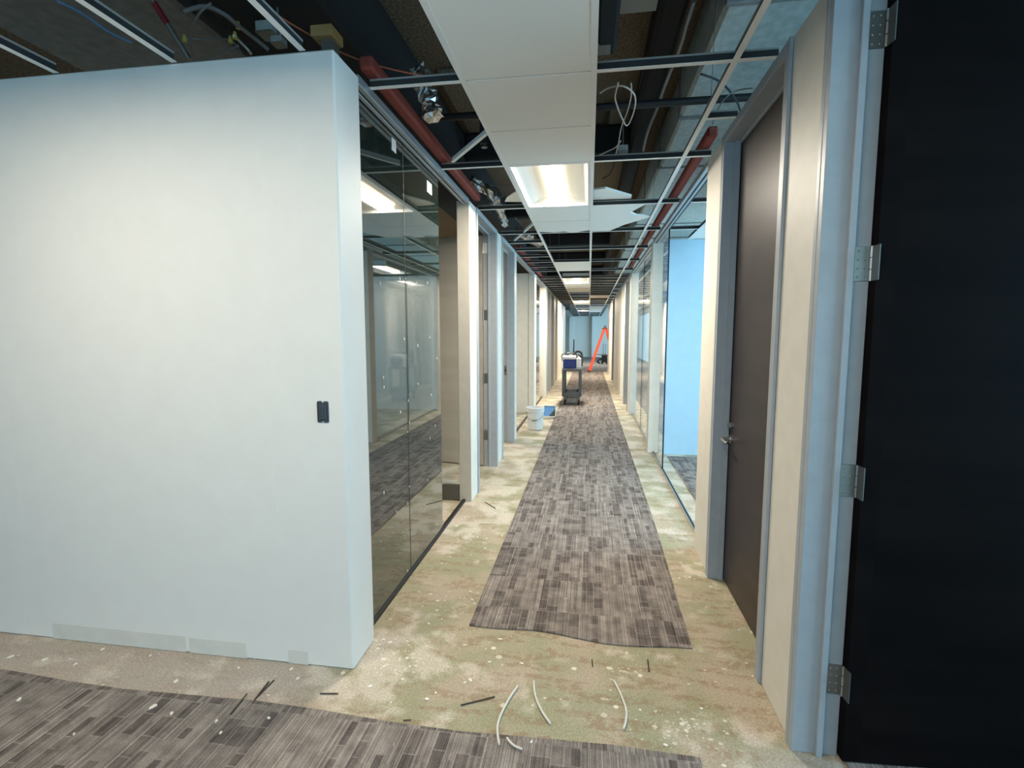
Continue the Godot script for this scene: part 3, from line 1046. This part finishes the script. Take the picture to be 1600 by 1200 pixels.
func build_plenum() -> void:
	var st: SurfaceTool
	# big wrapped duct over the right side, in flanged lengths
	var d := thing("wrapped_duct", "large grey green foil-wrapped duct above the right side of the grid", "duct", Vector3(1.1, 3.22, -6.0))
	var z := -0.4
	var k := 0
	while z > -14.0:
		var l := 1.16 + 0.1 * (k % 3)
		st = S()
		cbox(st, 0.652 + 0.008 * (k % 2), 1.78, 3.20 + 0.006 * ((k + 1) % 2), 3.56, z - l + 0.02, z, 0.02)
		part(st, "duct_length", M.duct_wrap, d)
		st = S()
		cbox(st, 0.645, 1.79, 3.192, 3.57, z - l - 0.006, z - l + 0.026, 0.004)
		part(st, "duct_band", M.duct_grey, d)
		z -= l
		k += 1
	# fireproofed beam strip beside it
	st = S()
	cbox(st, 0.36, 0.52, 3.38, 3.60, -20.0, 3.0, 0.03)
	single(st, "steel_beam", M.dark_beam, "dark rough fireproofed beam running beside the wrapped duct", "beam")
	st = S()
	cbox(st, 0.02, 0.14, 3.30, 3.60, -3.4, 3.0, 0.02)
	single(st, "steel_beam", M.dark_beam, "short black beam above the centre runner of the grid", "beam")
	st = S()
	cbox(st, -1.9, -1.28, 3.15, 3.60, -34.0, 3.0, 0.03)
	single(st, "steel_beam", M.dark_beam, "deep black beam above the left office partition", "beam")
	for e in [-5.3, -7.9, -10.5, -13.1, -15.7, -18.3, -20.9]:
		st = S()
		cbox(st, -1.28, 0.36, 3.34, 3.60, e - 0.09, e + 0.09, 0.02)
		single(st, "cross_beam", M.dark_beam, "black beam crossing over the corridor above the grid", "beam", "beams across the corridor")
	# grey ducts over the lobby
	st = S()
	cbox(st, -3.15, -2.05, 3.20, 3.55, -5.0, 2.0, 0.02)
	single(st, "sheet_duct", M.duct_grey, "dull grey sheet metal duct over the lobby drywall", "duct")
	# rust-red steel tubes along both partitions
	for e in [[-1.085, -1.015, -4.75, -2.36, "rust red steel tube above the mirroring glass wall"], [-1.085, -1.015, -12.4, -7.5, "rust red steel tube above the left glass behind the bucket"], [0.715, 0.782, -10.0, -3.45, "rust red steel tube above the right glass wall"]]:
		st = S()
		cbox(st, e[0], e[1], H + 0.046, H + 0.112, e[2], e[3], 0.012)
		single(st, "steel_tube", M.red_oxide, e[4], "steel tube")
	# timber offcuts on top of the drywall
	st = S()
	cbox(st, -1.225, -1.125, 2.868, 2.913, -2.30, -2.19, 0.003)
	single(st, "timber_block", M.pine, "upper pale timber block on the corner of the drywall", "timber")
	st = S()
	cbox(st, -1.26, -1.11, H + 0.001, 2.79, -2.30, -2.17, 0.003)
	single(st, "timber_block", M.pine, "lower flat timber block on the corner of the drywall", "timber")
	st = S()
	b6(st, -1.19, -1.14, 2.79, 2.868, -2.29, -2.22)
	single(st, "metal_stud", M.conduit, "short metal stud between two timber blocks", "stud")
	# black sprinkler pipe across the corridor, with hangers
	var pz := at_y(1050, 160, 3.08).z
	var pp := thing("sprinkler_pipe", "straight black sprinkler pipe crossing above the grid", "pipe", Vector3(0, 3.08, pz))
	st = S()
	tube(st, [Vector3(-1.26, 3.08, pz), Vector3(1.9, 3.08, pz)], 0.024, 12)
	part(st, "pipe_run", M.black, pp)
	st = S()
	b6(st, -0.76, -0.715, 2.87, DECK - 0.07, pz + 0.03, pz + 0.06)
	part(st, "hanger_strap", M.black, pp)
	st = S()
	tube(st, [Vector3(-0.74, 3.08, pz), Vector3(-0.74, 2.90, pz)], 0.016, 10)
	var dr := part(st, "drop", M.black, pp)
	st = S()
	lathe(st, Vector3(-0.74, 2.86, pz), [[0.0, 0.0], [0.022, 0.002], [0.022, 0.006], [0.008, 0.010], [0.012, 0.05]], 12)
	part(st, "sprinkler_tip", M.worn_steel, dr)
	# conduits over the right bay
	for e in [[[1042, 0, 3.5], [1028, 38, 3.46], [1014, 84, 3.46], [1000, 140, 3.5]], [[1085, 0, 3.3], [1072, 40, 3.3], [1062, 75, 3.3], [1040, 130, 3.3], [1028, 165, 3.32], [1012, 205, 3.3], [1005, 235, 3.3]]]:
		st = S()
		var pts := []
		for p in e:
			pts.append(at_y(p[0], p[1], p[2]))
		tube(st, arc(pts), 0.014, 8)
		single(st, "conduit", M.conduit, "grey conduit beside the wrapped duct, %s" % ("short and thick" if e.size() == 4 else "long and kinked"), "conduit")
	# cables: [pixels..., height], radius, material, label
	for e in [
		[[[937, 146], [952, 137], [975, 135], [992, 150], [990, 175], [980, 196], [972, 185], [964, 165], [961, 150], [966, 130]], 2.98, 0.005, "white_cable", "white cable hanging in a loop over the right bay", "cable"],
		[[[986, 130], [986, 150], [980, 175], [971, 198], [966, 225], [961, 245]], 3.0, 0.004, "white_cable", "white cable tail crossing the hanging loop", "cable"],
		[[[935, 243], [950, 236], [962, 230], [970, 220]], 3.0, 0.005, "white_cable", "short white cable lying behind the loop", "cable"],
		[[[1096, 116], [1122, 126], [1140, 142], [1152, 160], [1158, 178]], 3.0, 0.006, "black", "black flexible cable over the right runner", "cable"],
		[[[1176, 138], [1150, 142], [1132, 155], [1120, 175], [1113, 195]], 2.95, 0.004, "grey_cable", "thin grey cable bowed near the brown door's head", "cable"],
		[[[962, 238], [960, 250], [958, 262], [952, 273], [942, 279]], 3.10, 0.005, "black", "short black cable curl over the right bay", "cable"],
		[[[405, 0], [440, 28], [480, 52], [512, 70], [538, 84], [575, 98], [620, 110], [668, 119], [705, 122]], 2.93, 0.004, "orange_cable", "thin orange cable sagging over the drywall corner", "cable"],
		[[[305, 96], [298, 70], [300, 45], [312, 20], [330, 5]], 3.0, 0.005, "grey_cable", "grey cable curling beside the left wire nut", "cable"],
		[[[292, 60], [330, 62], [358, 62], [372, 75], [378, 84]], 3.03, 0.004, "grey_cable", "grey cable joining the two wire nuts", "cable"],
		[[[365, 56], [376, 66], [386, 76], [392, 84]], 2.98, 0.006, "white_cable", "pale cable end below the paired wire nuts", "cable"],
		[[[288, 18], [320, 10], [350, 22], [372, 40], [398, 60], [420, 78]], 3.05, 0.010, "grey_cable", "thick grey armoured cable over the lobby grid", "cable"],
		[[[330, 92], [352, 80], [372, 72]], 2.95, 0.005, "grey_cable", "stub of grey cable resting by the drywall top", "cable"],
		[[[750, 326], [772, 314], [794, 302]], 3.2, 0.006, "grey_cable", "grey cable slanting above the left doorways", "cable"],
		[[[735, 288], [770, 290], [800, 292]], 3.05, 0.004, "grey_cable", "straight thin cable left of the bright troffer", "cable"],
		[[[805, 340], [815, 352], [822, 366], [816, 378], [800, 374]], 3.05, 0.004, "grey_cable", "grey cable bundle loop by the second loose tee", "cable"],
		[[[90, 2], [130, 22], [170, 50], [205, 66]], 3.15, 0.005, "tray_blue", "thin blue cable under the lobby duct", "cable"],
	]:
		var pts := []
		var i := 0
		for p in e[0]:
			pts.append(at_y(p[0], p[1], e[1] + 0.02 * sin(i * 1.9)))
			i += 1
		st = S()
		tube(st, arc(pts, 5), e[2], 7)
		single(st, "cable", M[e[3]], e[4], e[5])
	# conduit with red tape over the lobby
	var a := at_y(238, 0, 3.12)
	var b := at_y(296, 92, 2.9)
	var cd := thing("lobby_conduit", "slanting grey conduit banded with red tape over the lobby", "conduit", a)
	st = S()
	tube(st, [a, b], 0.012, 8)
	part(st, "conduit_run", M.conduit, cd)
	st = S()
	tube(st, [a.lerp(b, 0.05), a.lerp(b, 0.40)], 0.0145, 8)
	part(st, "red_band", M.red_tape, cd)
	# wire nuts
	for e in [[288, 60, "yellow wire nut alone on the grey cable"], [360, 62, "yellow wire nut, left one of a pair"], [367, 56, "pale wire nut, right one of a pair"], [372, 40, "cream wire nut on the thick grey cable above the pair"]]:
		var p := at_y(e[0], e[1], 3.045 if e[0] == 372 else 2.99)
		st = S()
		lathe(st, p, [[0.0, -0.016], [0.011, -0.014], [0.010, 0.0], [0.006, 0.018], [0.0, 0.020]], 10)
		single(st, "wire_nut", M.yellow_plastic, e[2], "wire nut")
	# junction boxes
	for e in [[940, 78, 3.3, 0.05, "small grey junction box beside the centre runner"], [998, 0, 3.40, 0.10, "pale junction box under the deck right of the centre runner"], [420, 55, 3.1, 0.045, "grey junction box over the lobby corner"], [973, 237, 3.1, 0.040, "white junction box behind the looped cable"], [436, 70, 2.98, 0.028, "narrow grey box close to the drywall top"]]:
		var p := at_y(e[0], e[1], e[2])
		var s: float = e[3]
		var jb := thing("junction_box", e[4], "junction box", p)
		st = S()
		cbox(st, p.x - s, p.x + s, p.y, p.y + s * 1.1, p.z - s, p.z + s, 0.003)
		part(st, "body", M.duct_wrap, jb)
		st = S()
		cbox(st, p.x - s * 1.05, p.x + s * 1.05, p.y - 0.004, p.y, p.z - s * 1.05, p.z + s * 1.05, 0.001)
		part(st, "cover", M.conduit, jb)
		st = S()
		tube(st, [p + Vector3(0, s * 1.1, 0), Vector3(p.x, DECK, p.z)], 0.006, 6)
		part(st, "stem", M.conduit, jb)
	# crumpled foil flex ducts
	for e in [[Vector3(-1.02, 3.12, -3.05), Vector3(-0.97, 3.0, -3.02), Vector3(-0.935, 2.90, -3.0), Vector3(-0.92, 2.83, -2.99), 0.062, "crumpled silver flex duct end beside the red steel tube"], [Vector3(-1.2, 3.1, -5.1), Vector3(-1.02, 3.0, -5.25), Vector3(-0.98, 2.92, -5.55), Vector3(-0.99, 2.84, -5.95), 0.055, "crumpled silver flex duct over the hinged door frame"], [Vector3(-1.0, 3.0, -7.2), Vector3(-0.9, 2.93, -7.0), Vector3(-0.86, 2.95, -7.5), Vector3(-0.8, 3.0, -8.2), 0.075, "silver flex duct looping over the second doorway"]]:
		st = S()
		var base := arc([e[0], e[1], e[2], e[3]], 8)
		var r := RandomNumberGenerator.new()
		r.seed = int(e[4] * 1000)
		var rings := []
		for q in base.size():
			var ring := []
			var p: Vector3 = base[q]
			var dd: Vector3 = (base[mini(q + 1, base.size() - 1)] - base[maxi(q - 1, 0)]).normalized()
			var u := dd.cross(Vector3(0.3, 0.2, 1.0)).normalized()
			var w := dd.cross(u)
			var close := 0.25 if q == 0 or q == base.size() - 1 else 1.0
			for v in 12:
				var ang := TAU * v / 12.0
				ring.append(p + (u * cos(ang) + w * sin(ang)) * e[4] * close * r.randf_range(0.6, 1.12) + dd * r.randf_range(-0.012, 0.012))
			rings.append(ring)
		for q in rings.size() - 1:
			for v in 12:
				var c0: Vector3 = rings[q][v]
				var c1: Vector3 = rings[q][(v + 1) % 12]
				var c2: Vector3 = rings[q + 1][(v + 1) % 12]
				var c3: Vector3 = rings[q + 1][v]
				for f in [[c0, c1, c2], [c0, c2, c3]]:
					var n: Vector3 = (f[1] - f[0]).cross(f[2] - f[0]).normalized()
					if n.dot((f[0] + f[1] + f[2]) / 3.0 - (base[q] + base[q + 1]) * 0.5) < 0.0:
						n = -n
					tri(st, f[0], f[1], f[2], n)
		single(st, "flex_duct", M.foil, e[5], "flex duct")
	# hanger wires of the grid
	for x in [-0.604, 0.004, 0.612]:
		for i in 9:
			st = S()
			var zz := -2.9 - 2.44 * i
			tube(st, [Vector3(x, H + 0.04, zz), Vector3(x + 0.012 * sin(i * 2.1 + x), DECK, zz + 0.02)], 0.0018, 5)
			single(st, "hanger_wire", M.conduit, "thin straight wire hanging a ceiling runner from the deck", "wire", "hanger wires of the ceiling grid")
	# brown boards under the deck
	for e in [[0.15, 0.34, -5.1, -4.75, "narrow brown board under the deck beside the black beam"], [-1.2, -0.2, -5.1, -4.0, "wide brown board under the deck left of the bright troffer"]]:
		st = S()
		cbox(st, e[0], e[1], DECK - 0.07, DECK - 0.002, e[2], e[3], 0.008)
		single(st, "deck_board", M.fireproofing, e[4], "board")

# ---------------------------------------------------------------- things on the floor
func carpet(poly: Array, label: String, y := 0.007) -> void:
	var st := S()
	slab(st, PackedVector2Array(poly), 0.0003, y)
	single(st, "carpet", M.carpet, label, "carpet")

func build_floor_things() -> void:
	var st: SurfaceTool
	var edge := []
	for i in 17:
		var t := i / 16.0
		edge.append(Vector2(lerpf(-0.618, 0.535, t), lerpf(-2.529, -2.476, t) - 0.022 * sin(t * 9.0 - 1.2) * sm(0.0, 0.3, t)))
	edge.append_array([Vector2(0.56, -4.0), Vector2(0.60, -21.2), Vector2(-0.66, -21.2), Vector2(-0.625, -9.0)])
	carpet(edge, "long taupe patterned carpet strip down the middle of the corridor")
	var front := []
	for i in 25:
		var t := i / 24.0
		front.append(Vector2(lerpf(-6.9, 0.43, t), lerpf(-1.86, -1.812, t) + 0.014 * sin(t * 31.0)))
	front.append_array([Vector2(0.44, -1.2), Vector2(0.44, 5.9), Vector2(-6.9, 5.9)])
	carpet(front, "taupe patterned carpet of the lobby with a cut edge before the drywall")
	carpet([Vector2(-1.55, -23.1), Vector2(-1.0, -23.1), Vector2(-1.0, -21.25), Vector2(0.75, -21.25), Vector2(0.75, -22.2), Vector2(4.9, -22.2), Vector2(4.9, -34.85), Vector2(-1.55, -34.85)], "grey carpet covering the open floor at the corridor's far end")
	carpet([Vector2(1.02, -3.5), Vector2(4.95, -3.5), Vector2(4.95, -6.68), Vector2(1.02, -6.62)], "patterned carpet in the daylit blue office")

	carpet([Vector2(0.955, -3.2), Vector2(4.95, -3.2), Vector2(4.95, 1.36), Vector2(0.955, 1.36)], "patterned carpet of the room behind the darkened door")
	# white bucket
	var c := Vector3(-0.862, 0, -8.25)
	var bk := thing("bucket", "white plastic bucket with a wire handle on the bare floor", "bucket", c)
	st = S()
	lathe(st, c, [[0.0, 0.002], [0.116, 0.002], [0.121, 0.010], [0.140, 0.300], [0.150, 0.302], [0.150, 0.320], [0.142, 0.322], [0.143, 0.340], [0.152, 0.342], [0.152, 0.362], [0.145, 0.372], [0.138, 0.372], [0.134, 0.30], [0.112, 0.012], [0.0, 0.012]], 32)
	part(st, "shell", M.plastic_white, bk)
	st = S()
	var pts := []
	for i in 13:
		var t := PI * i / 12.0
		pts.append(c + Vector3(-0.153 * cos(t), 0.300 - 0.13 * sin(t), 0.03 + 0.125 * sin(t)))
	tube(st, pts, 0.003, 6)
	var bail := part(st, "handle", M.worn_steel, bk)
	st = S()
	tube(st, [pts[5], pts[6], pts[7]], 0.010, 8)
	part(st, "grip", M.grey_cable, bail)
	st = S()
	lathe(st, c, [[0.0, 0.29], [0.133, 0.29], [0.133, 0.286]], 28)
	part(st, "contents", M.bare_plaster, bk)

	# blue tray propped up beyond the bucket
	var ty := thing("paint_tray", "white rimmed tray with a light blue inside, propped behind the bucket", "tray", Vector3(-0.70, 0, -9.45))
	var tl := Vector3(0, 0.205, -0.10)
	var o := Vector3(-0.83, 0.012, -9.40)
	st = S()
	obox(st, o, Vector3(0.235, 0, 0), tl, Vector3(0, 0.006, 0.012))
	var pan := part(st, "pan", M.tray_blue, ty)
	st = S()
	var f := Vector3(0, 0.016, 0.034)
	obox(st, o, Vector3(0.235, 0, 0), tl * 0.06, f)
	obox(st, o + tl * 0.94, Vector3(0.235, 0, 0), tl * 0.06, f)
	obox(st, o, Vector3(0.012, 0, 0), tl, f)
	obox(st, o + Vector3(0.223, 0, 0), Vector3(0.012, 0, 0), tl, f)
	part(st, "rim", M.plastic_white, ty)
	st = S()
	var q := o + Vector3(0, 0.0068, 0.0135)
	tri(st, q + Vector3(0.10, 0, 0) + tl * 0.07, q + Vector3(0.222, 0, 0) + tl * 0.07, q + Vector3(0.222, 0, 0) + tl * 0.75, Vector3(0, 0.4, 0.9).normalized())
	part(st, "dark_film", M.switch_grey, pan)
	st = S()
	slab(st, PackedVector2Array([Vector2(-1.02, -10.15), Vector2(-0.66, -9.98), Vector2(-0.68, -10.5), Vector2(-0.98, -10.6)]), 0.001, 0.02)
	single(st, "cardboard_sheet", M.cardboard, "brown cardboard sheet lying beyond the blue tray", "cardboard")
	st = S()
	cbox(st, -1.28, -1.24, 0.0, 1.0, -10.9, -10.86, 0.003)
	single(st, "timber_post", M.cardboard, "brown timber piece leaning behind the narrow glass wall", "timber")

	build_cart()
	build_ladder()
	# black canister vacuum by the far wall of the corridor
	var v := thing("canister_vacuum", "black canister vacuum with an upright tube under the ladder", "vacuum", Vector3(0.78, 0.008, -27.0))
	st = S()
	cbox(st, 0.66, 0.98, 0.10, 0.52, -27.2, -26.9, 0.05)
	part(st, "body", M.black, v)
	st = S()
	tube(st, arc([Vector3(0.66, 0.28, -26.95), Vector3(0.52, 0.22, -26.9), Vector3(0.46, 0.12, -26.9), Vector3(0.58, 0.06, -26.9)]), 0.045, 8)
	part(st, "hose", M.rubber, v)
	st = S()
	tube(st, [Vector3(0.74, 0.50, -27.0), Vector3(0.74, 1.06, -27.0), Vector3(0.86, 1.06, -27.0), Vector3(0.86, 0.50, -27.0)], 0.012, 8)
	part(st, "handle", M.black, v)
	for x in [0.70, 0.94]:
		st = S()
		tube(st, [Vector3(x, 0.068, -26.88), Vector3(x, 0.068, -26.84)], 0.06, 14)
		part(st, "wheel", M.rubber, v)

func build_cart() -> void:
	var x0 := -0.575
	var x1 := -0.150
	var zn := -11.12
	var zf := -11.85
	var t := thing("utility_cart", "grey two-shelf plastic utility cart standing on the carpet strip", "cart", Vector3((x0 + x1) * 0.5, 0.007, (zn + zf) * 0.5))
	var st := S()
	cbox(st, x0, x1, 0.79, 0.815, zf, zn, 0.006)
	for e in [[x0, x1, zn - 0.02, zn], [x0, x1, zf, zf + 0.02], [x0, x0 + 0.02, zf, zn], [x1 - 0.02, x1, zf, zn]]:
		cbox(st, e[0], e[1], 0.76, 0.812, e[2], e[3], 0.006)
	part(st, "top_tray", M.cart_grey, t)
	st = S()
	cbox(st, x0, x1, 0.20, 0.225, zf, zn, 0.006)
	for e in [[x0, x1, zn - 0.02, zn], [x0, x1, zf, zf + 0.02], [x0, x0 + 0.02, zf, zn], [x1 - 0.02, x1, zf, zn]]:
		cbox(st, e[0], e[1], 0.21, 0.30, e[2], e[3], 0.006)
	part(st, "lower_tray", M.cart_grey, t)
	for x in [x0, x1 - 0.065]:
		for z in [zf, zn - 0.06]:
			st = S()
			cbox(st, x, x + 0.065, 0.22, 0.80, z, z + 0.06, 0.012)
			part(st, "leg", M.cart_grey, t)
	st = S()
	cbox(st, x0 + 0.10, x1 - 0.10, 0.255, 0.36, zn - 0.14, zn - 0.03, 0.02)
	part(st, "caddy", M.cart_grey, t)
	st = S()
	cbox(st, x0 + 0.09, x1 - 0.09, 0.05, 0.185, zn - 0.11, zn - 0.05, 0.01)
	part(st, "front_skirt", M.duct_grey, t)
	for x in [x0 + 0.06, x1 - 0.06]:
		for z in [zf + 0.09, zn - 0.08]:
			st = S()
			tube(st, [Vector3(x - 0.018, 0.070, z), Vector3(x + 0.018, 0.070, z)], 0.062, 18)
			var w := part(st, "caster", M.rubber, t)
			st = S()
			cbox(st, x - 0.028, x + 0.028, 0.125, 0.20, z - 0.025, z + 0.025, 0.004)
			part(st, "fork", M.worn_steel, w)
	# what lies on the cart
	var k := thing("cooler", "blue cooler box with a white lid on the utility cart", "cooler", Vector3(-0.42, 0.82, -11.35))
	st = S()
	var y := 0.816
	cbox(st, -0.555, -0.285, y, y + 0.20, -11.50, -11.17, 0.015)
	part(st, "body", M.cooler_blue, k)
	st = S()
	cbox(st, -0.562, -0.278, y + 0.20, y + 0.275, -11.507, -11.163, 0.018)
	part(st, "lid", M.plastic_white, k)
	st = S()
	tube(st, arc([Vector3(-0.572, y + 0.16, -11.33), Vector3(-0.60, y + 0.27, -11.33), Vector3(-0.54, y + 0.325, -11.33), Vector3(-0.42, y + 0.33, -11.33), Vector3(-0.30, y + 0.325, -11.33), Vector3(-0.27, y + 0.25, -11.33)]), 0.009, 8)
	part(st, "handle", M.black, k)
	var j := thing("jug", "white plastic jug beside the blue cooler on the cart", "jug", Vector3(-0.215, 0.816, -11.25))
	st = S()
	cbox(st, -0.272, -0.165, y, y + 0.235, -11.34, -11.19, 0.02)
	part(st, "body", M.plastic_white, j)
	st = S()
	tube(st, [Vector3(-0.22, y + 0.235, -11.26), Vector3(-0.22, y + 0.262, -11.26)], 0.02, 12)
	part(st, "cap", M.plastic_white, j)
	var g := thing("tool_bag", "black tool bag with a hose bulging over the back of the cart", "bag", Vector3(-0.35, 0.816, -11.66))
	st = S()
	cbox(st, -0.50, -0.18, y, y + 0.30, -11.80, -11.54, 0.05)
	part(st, "body", M.black, g)
	st = S()
	tube(st, arc([Vector3(-0.36, y + 0.27, -11.6), Vector3(-0.27, y + 0.36, -11.6), Vector3(-0.19, y + 0.35, -11.58), Vector3(-0.155, y + 0.27, -11.56), Vector3(-0.152, y + 0.12, -11.5), Vector3(-0.158, y + 0.06, -11.45)]), 0.026, 10)
	part(st, "hose", M.rubber, g)
	st = S()
	cbox(st, -0.50, -0.43, y + 0.30, y + 0.335, -11.74, -11.62, 0.012)
	part(st, "buckle", M.duct_grey, g)
	st = S()
	tube(st, [Vector3(-0.352, y, -11.825), Vector3(-0.345, 1.45, -11.825)], 0.018, 8, 0.012)
	single(st, "black_pole", M.black, "black pole standing up behind the tool bag on the cart", "pole")

func build_ladder() -> void:
	var z0 := -21.75
	var z1 := -21.25
	var top := Vector3(0.60, 1.80, 0)
	var t := thing("step_ladder", "orange fibreglass step ladder standing open at the corridor's end", "ladder", Vector3(0.5, 0, -21.5))
	for e in [[Vector3(-0.03, 0.03, 0), z0 - 0.08], [Vector3(-0.03, 0.03, 0), z1 + 0.08]]:
		var st := S()
		var a: Vector3 = e[0] + Vector3(0, 0, e[1])
		var b := Vector3(0.56, 1.78, (e[1] + -21.5) * 0.5 + 0.0)
		obox(st, a, b - a, Vector3(0.11, 0, 0), Vector3(0, 0, 0.028))
		var r := part(st, "rail", M.ladder_orange, t)
		st = S()
		cbox(st, a.x - 0.01, a.x + 0.10, 0.0075, 0.06, e[1] - 0.01, e[1] + 0.045, 0.006)
		part(st, "foot", M.rubber, r)
		st = S()
		a = Vector3(1.12, 0.02, e[1])
		b = Vector3(0.66, 1.78, (e[1] + -21.5) * 0.5)
		obox(st, a, b - a, Vector3(0.085, 0, 0), Vector3(0, 0, 0.028))
		r = part(st, "rear_rail", M.ladder_orange, t)
		st = S()
		cbox(st, a.x - 0.01, a.x + 0.075, 0.0075, 0.05, e[1] - 0.01, e[1] + 0.045, 0.006)
		part(st, "foot", M.rubber, r)
	for k in 5:
		var u := (k + 1) / 6.0
		var p := Vector3(-0.03, 0.03, 0).lerp(Vector3(0.56, 1.78, 0), u)
		var half := lerpf(0.33, 0.17, u)
		var st := S()
		cbox(st, p.x, p.x + 0.085, p.y - 0.012, p.y + 0.012, -21.5 - half, -21.5 + half, 0.003)
		part(st, "step", M.aluminium, t)
	var st := S()
	cbox(st, 0.52, 0.74, 1.77, 1.82, -21.66, -21.30, 0.01)
	part(st, "cap", M.red_oxide, t)
	for z in [-21.76, -21.22]:
		st = S()
		tube(st, [Vector3(0.24, 0.72, z), Vector3(0.94, 0.70, z)], 0.010, 6)
		part(st, "spreader", M.worn_steel, t)
	st = S()
	cbox(st, 0.60, 0.70, 1.821, 1.93, -21.52, -21.42, 0.02)
	single(st, "hand_tool", M.duct_grey, "small grey tool resting on the ladder's cap", "tool")

# ---------------------------------------------------------------- bits on the floor
func build_debris() -> void:
	var st: SurfaceTool
	for e in [
		[[[809, 1074], [796, 1093], [783, 1118], [777, 1140], [780, 1168]], 0.0048, "curved white cable offcut, longest, one end on the lobby carpet"],
		[[[834, 1066], [836, 1088], [846, 1112], [860, 1133]], 0.0048, "curved white cable offcut lying alone on bare floor, paler at one end"],
		[[[959, 1065], [969, 1085], [978, 1110], [978, 1128], [974, 1141]], 0.0048, "curved white cable offcut bowed toward the right frame"],
		[[[792, 1158], [798, 1166], [806, 1172], [816, 1176]], 0.0042, "short white cable offcut lying on the lobby carpet edge"],
	]:
		var pts := []
		for p in e[0]:
			var w := at_y(p[0], p[1], 0.0)
			w.y = 0.006 + (0.008 if w.z > -1.83 else 0.0)
			pts.append(w)
		st = S()
		tube(st, arc(pts), e[1], 8)
		single(st, "cable_offcut", M.white_cable, e[2], "cable offcut", "white cable offcuts on the floor")
	# dark splinters
	for e in [[420, 1064, 395, 1096], [428, 1062, 400, 1090], [720, 1101, 773, 1088], [1012, 1030, 1014, 1048], [758, 784, 774, 794], [500, 1083, 528, 1083], [386, 1086, 360, 1118], [630, 1128, 642, 1127], [925, 1030, 926, 1040]]:
		var a := at_y(e[0], e[1], 0.006)
		var b := at_y(e[2], e[3], 0.006)
		for p in [a, b]:
			pass
		var lift := 0.008 if maxf(a.z, b.z) > -1.83 else 0.0
		a.y = 0.004 + lift
		b.y = 0.004 + lift
		st = S()
		tube(st, [a, b], 0.003, 6)
		single(st, "wood_splinter", M.stick, "thin dark splinter lying on the floor", "splinter", "dark splinters on the floor")
	# loose white plaster chips, seen ones first, then scattered ones
	var chips := [[735, 1063, 1.4], [815, 1037, 1.2], [667, 1093, 1.3], [600, 1042, 1.0], [640, 1042, 1.1], [681, 1083, 0.8], [726, 1067, 0.9], [1000, 1110, 0.8], [1040, 1165, 1.0], [1076, 1070, 0.8], [1096, 1108, 0.9], [1166, 1037, 0.8], [1176, 1057, 0.7], [765, 1035, 0.9], [300, 1092, 1.4], [240, 1107, 1.8], [268, 1118, 1.2], [275, 1065, 1.6], [70, 1031, 1.4], [18, 1026, 1.8], [30, 1096, 1.4], [338, 1130, 1.0], [373, 1044, 1.0], [455, 1046, 1.0], [466, 1060, 1.1], [160, 1015, 1.2], [118, 1038, 1.1], [235, 1025, 0.9], [578, 1073, 1.2], [830, 1163, 0.9], [652, 880, 1.0], [735, 868, 1.1], [735, 925, 1.4], [738, 938, 1.0], [690, 968, 1.0], [670, 975, 0.9], [660, 948, 0.8], [725, 858, 1.0], [758, 857, 1.0], [1075, 940, 0.9], [1155, 985, 0.8], [1147, 945, 0.9], [600, 1000, 1.0], [593, 1008, 0.8], [587, 1018, 0.9], [1007, 958, 0.7], [560, 1030, 1.0], [420, 1125, 1.0], [345, 1148, 0.8], [116, 1150, 0.9]]
	var shapes := []
	for v in 5:
		st = S()
		var poly := PackedVector2Array()
		for i in 6:
			var ang := TAU * i / 6.0
			var rr := rng.randf_range(0.55, 1.1)
			poly.append(Vector2(cos(ang) * rr * 0.010, sin(ang) * rr * 0.006))
		slab(st, poly, 0.0, 0.0035)
		shapes.append(st.commit())
	for i in chips.size():
		var p := at_y(chips[i][0], chips[i][1], 0.0)
		var m := MeshInstance3D.new()
		m.mesh = shapes[i % shapes.size()]
		m.material_override = M.chip
		m.name = numbered("plaster_chip")
		add_child(m)
		m.position = p + Vector3(0, 0.0004 + (0.007 if p.z > -1.80 else 0.0), 0)
		m.rotation.y = rng.randf() * TAU
		var s: float = chips[i][2]
		m.scale = Vector3(s, 1.0, s)
		tag(m, "small loose white plaster chip lying on the floor", "plaster chip", "white plaster chips on the floor")
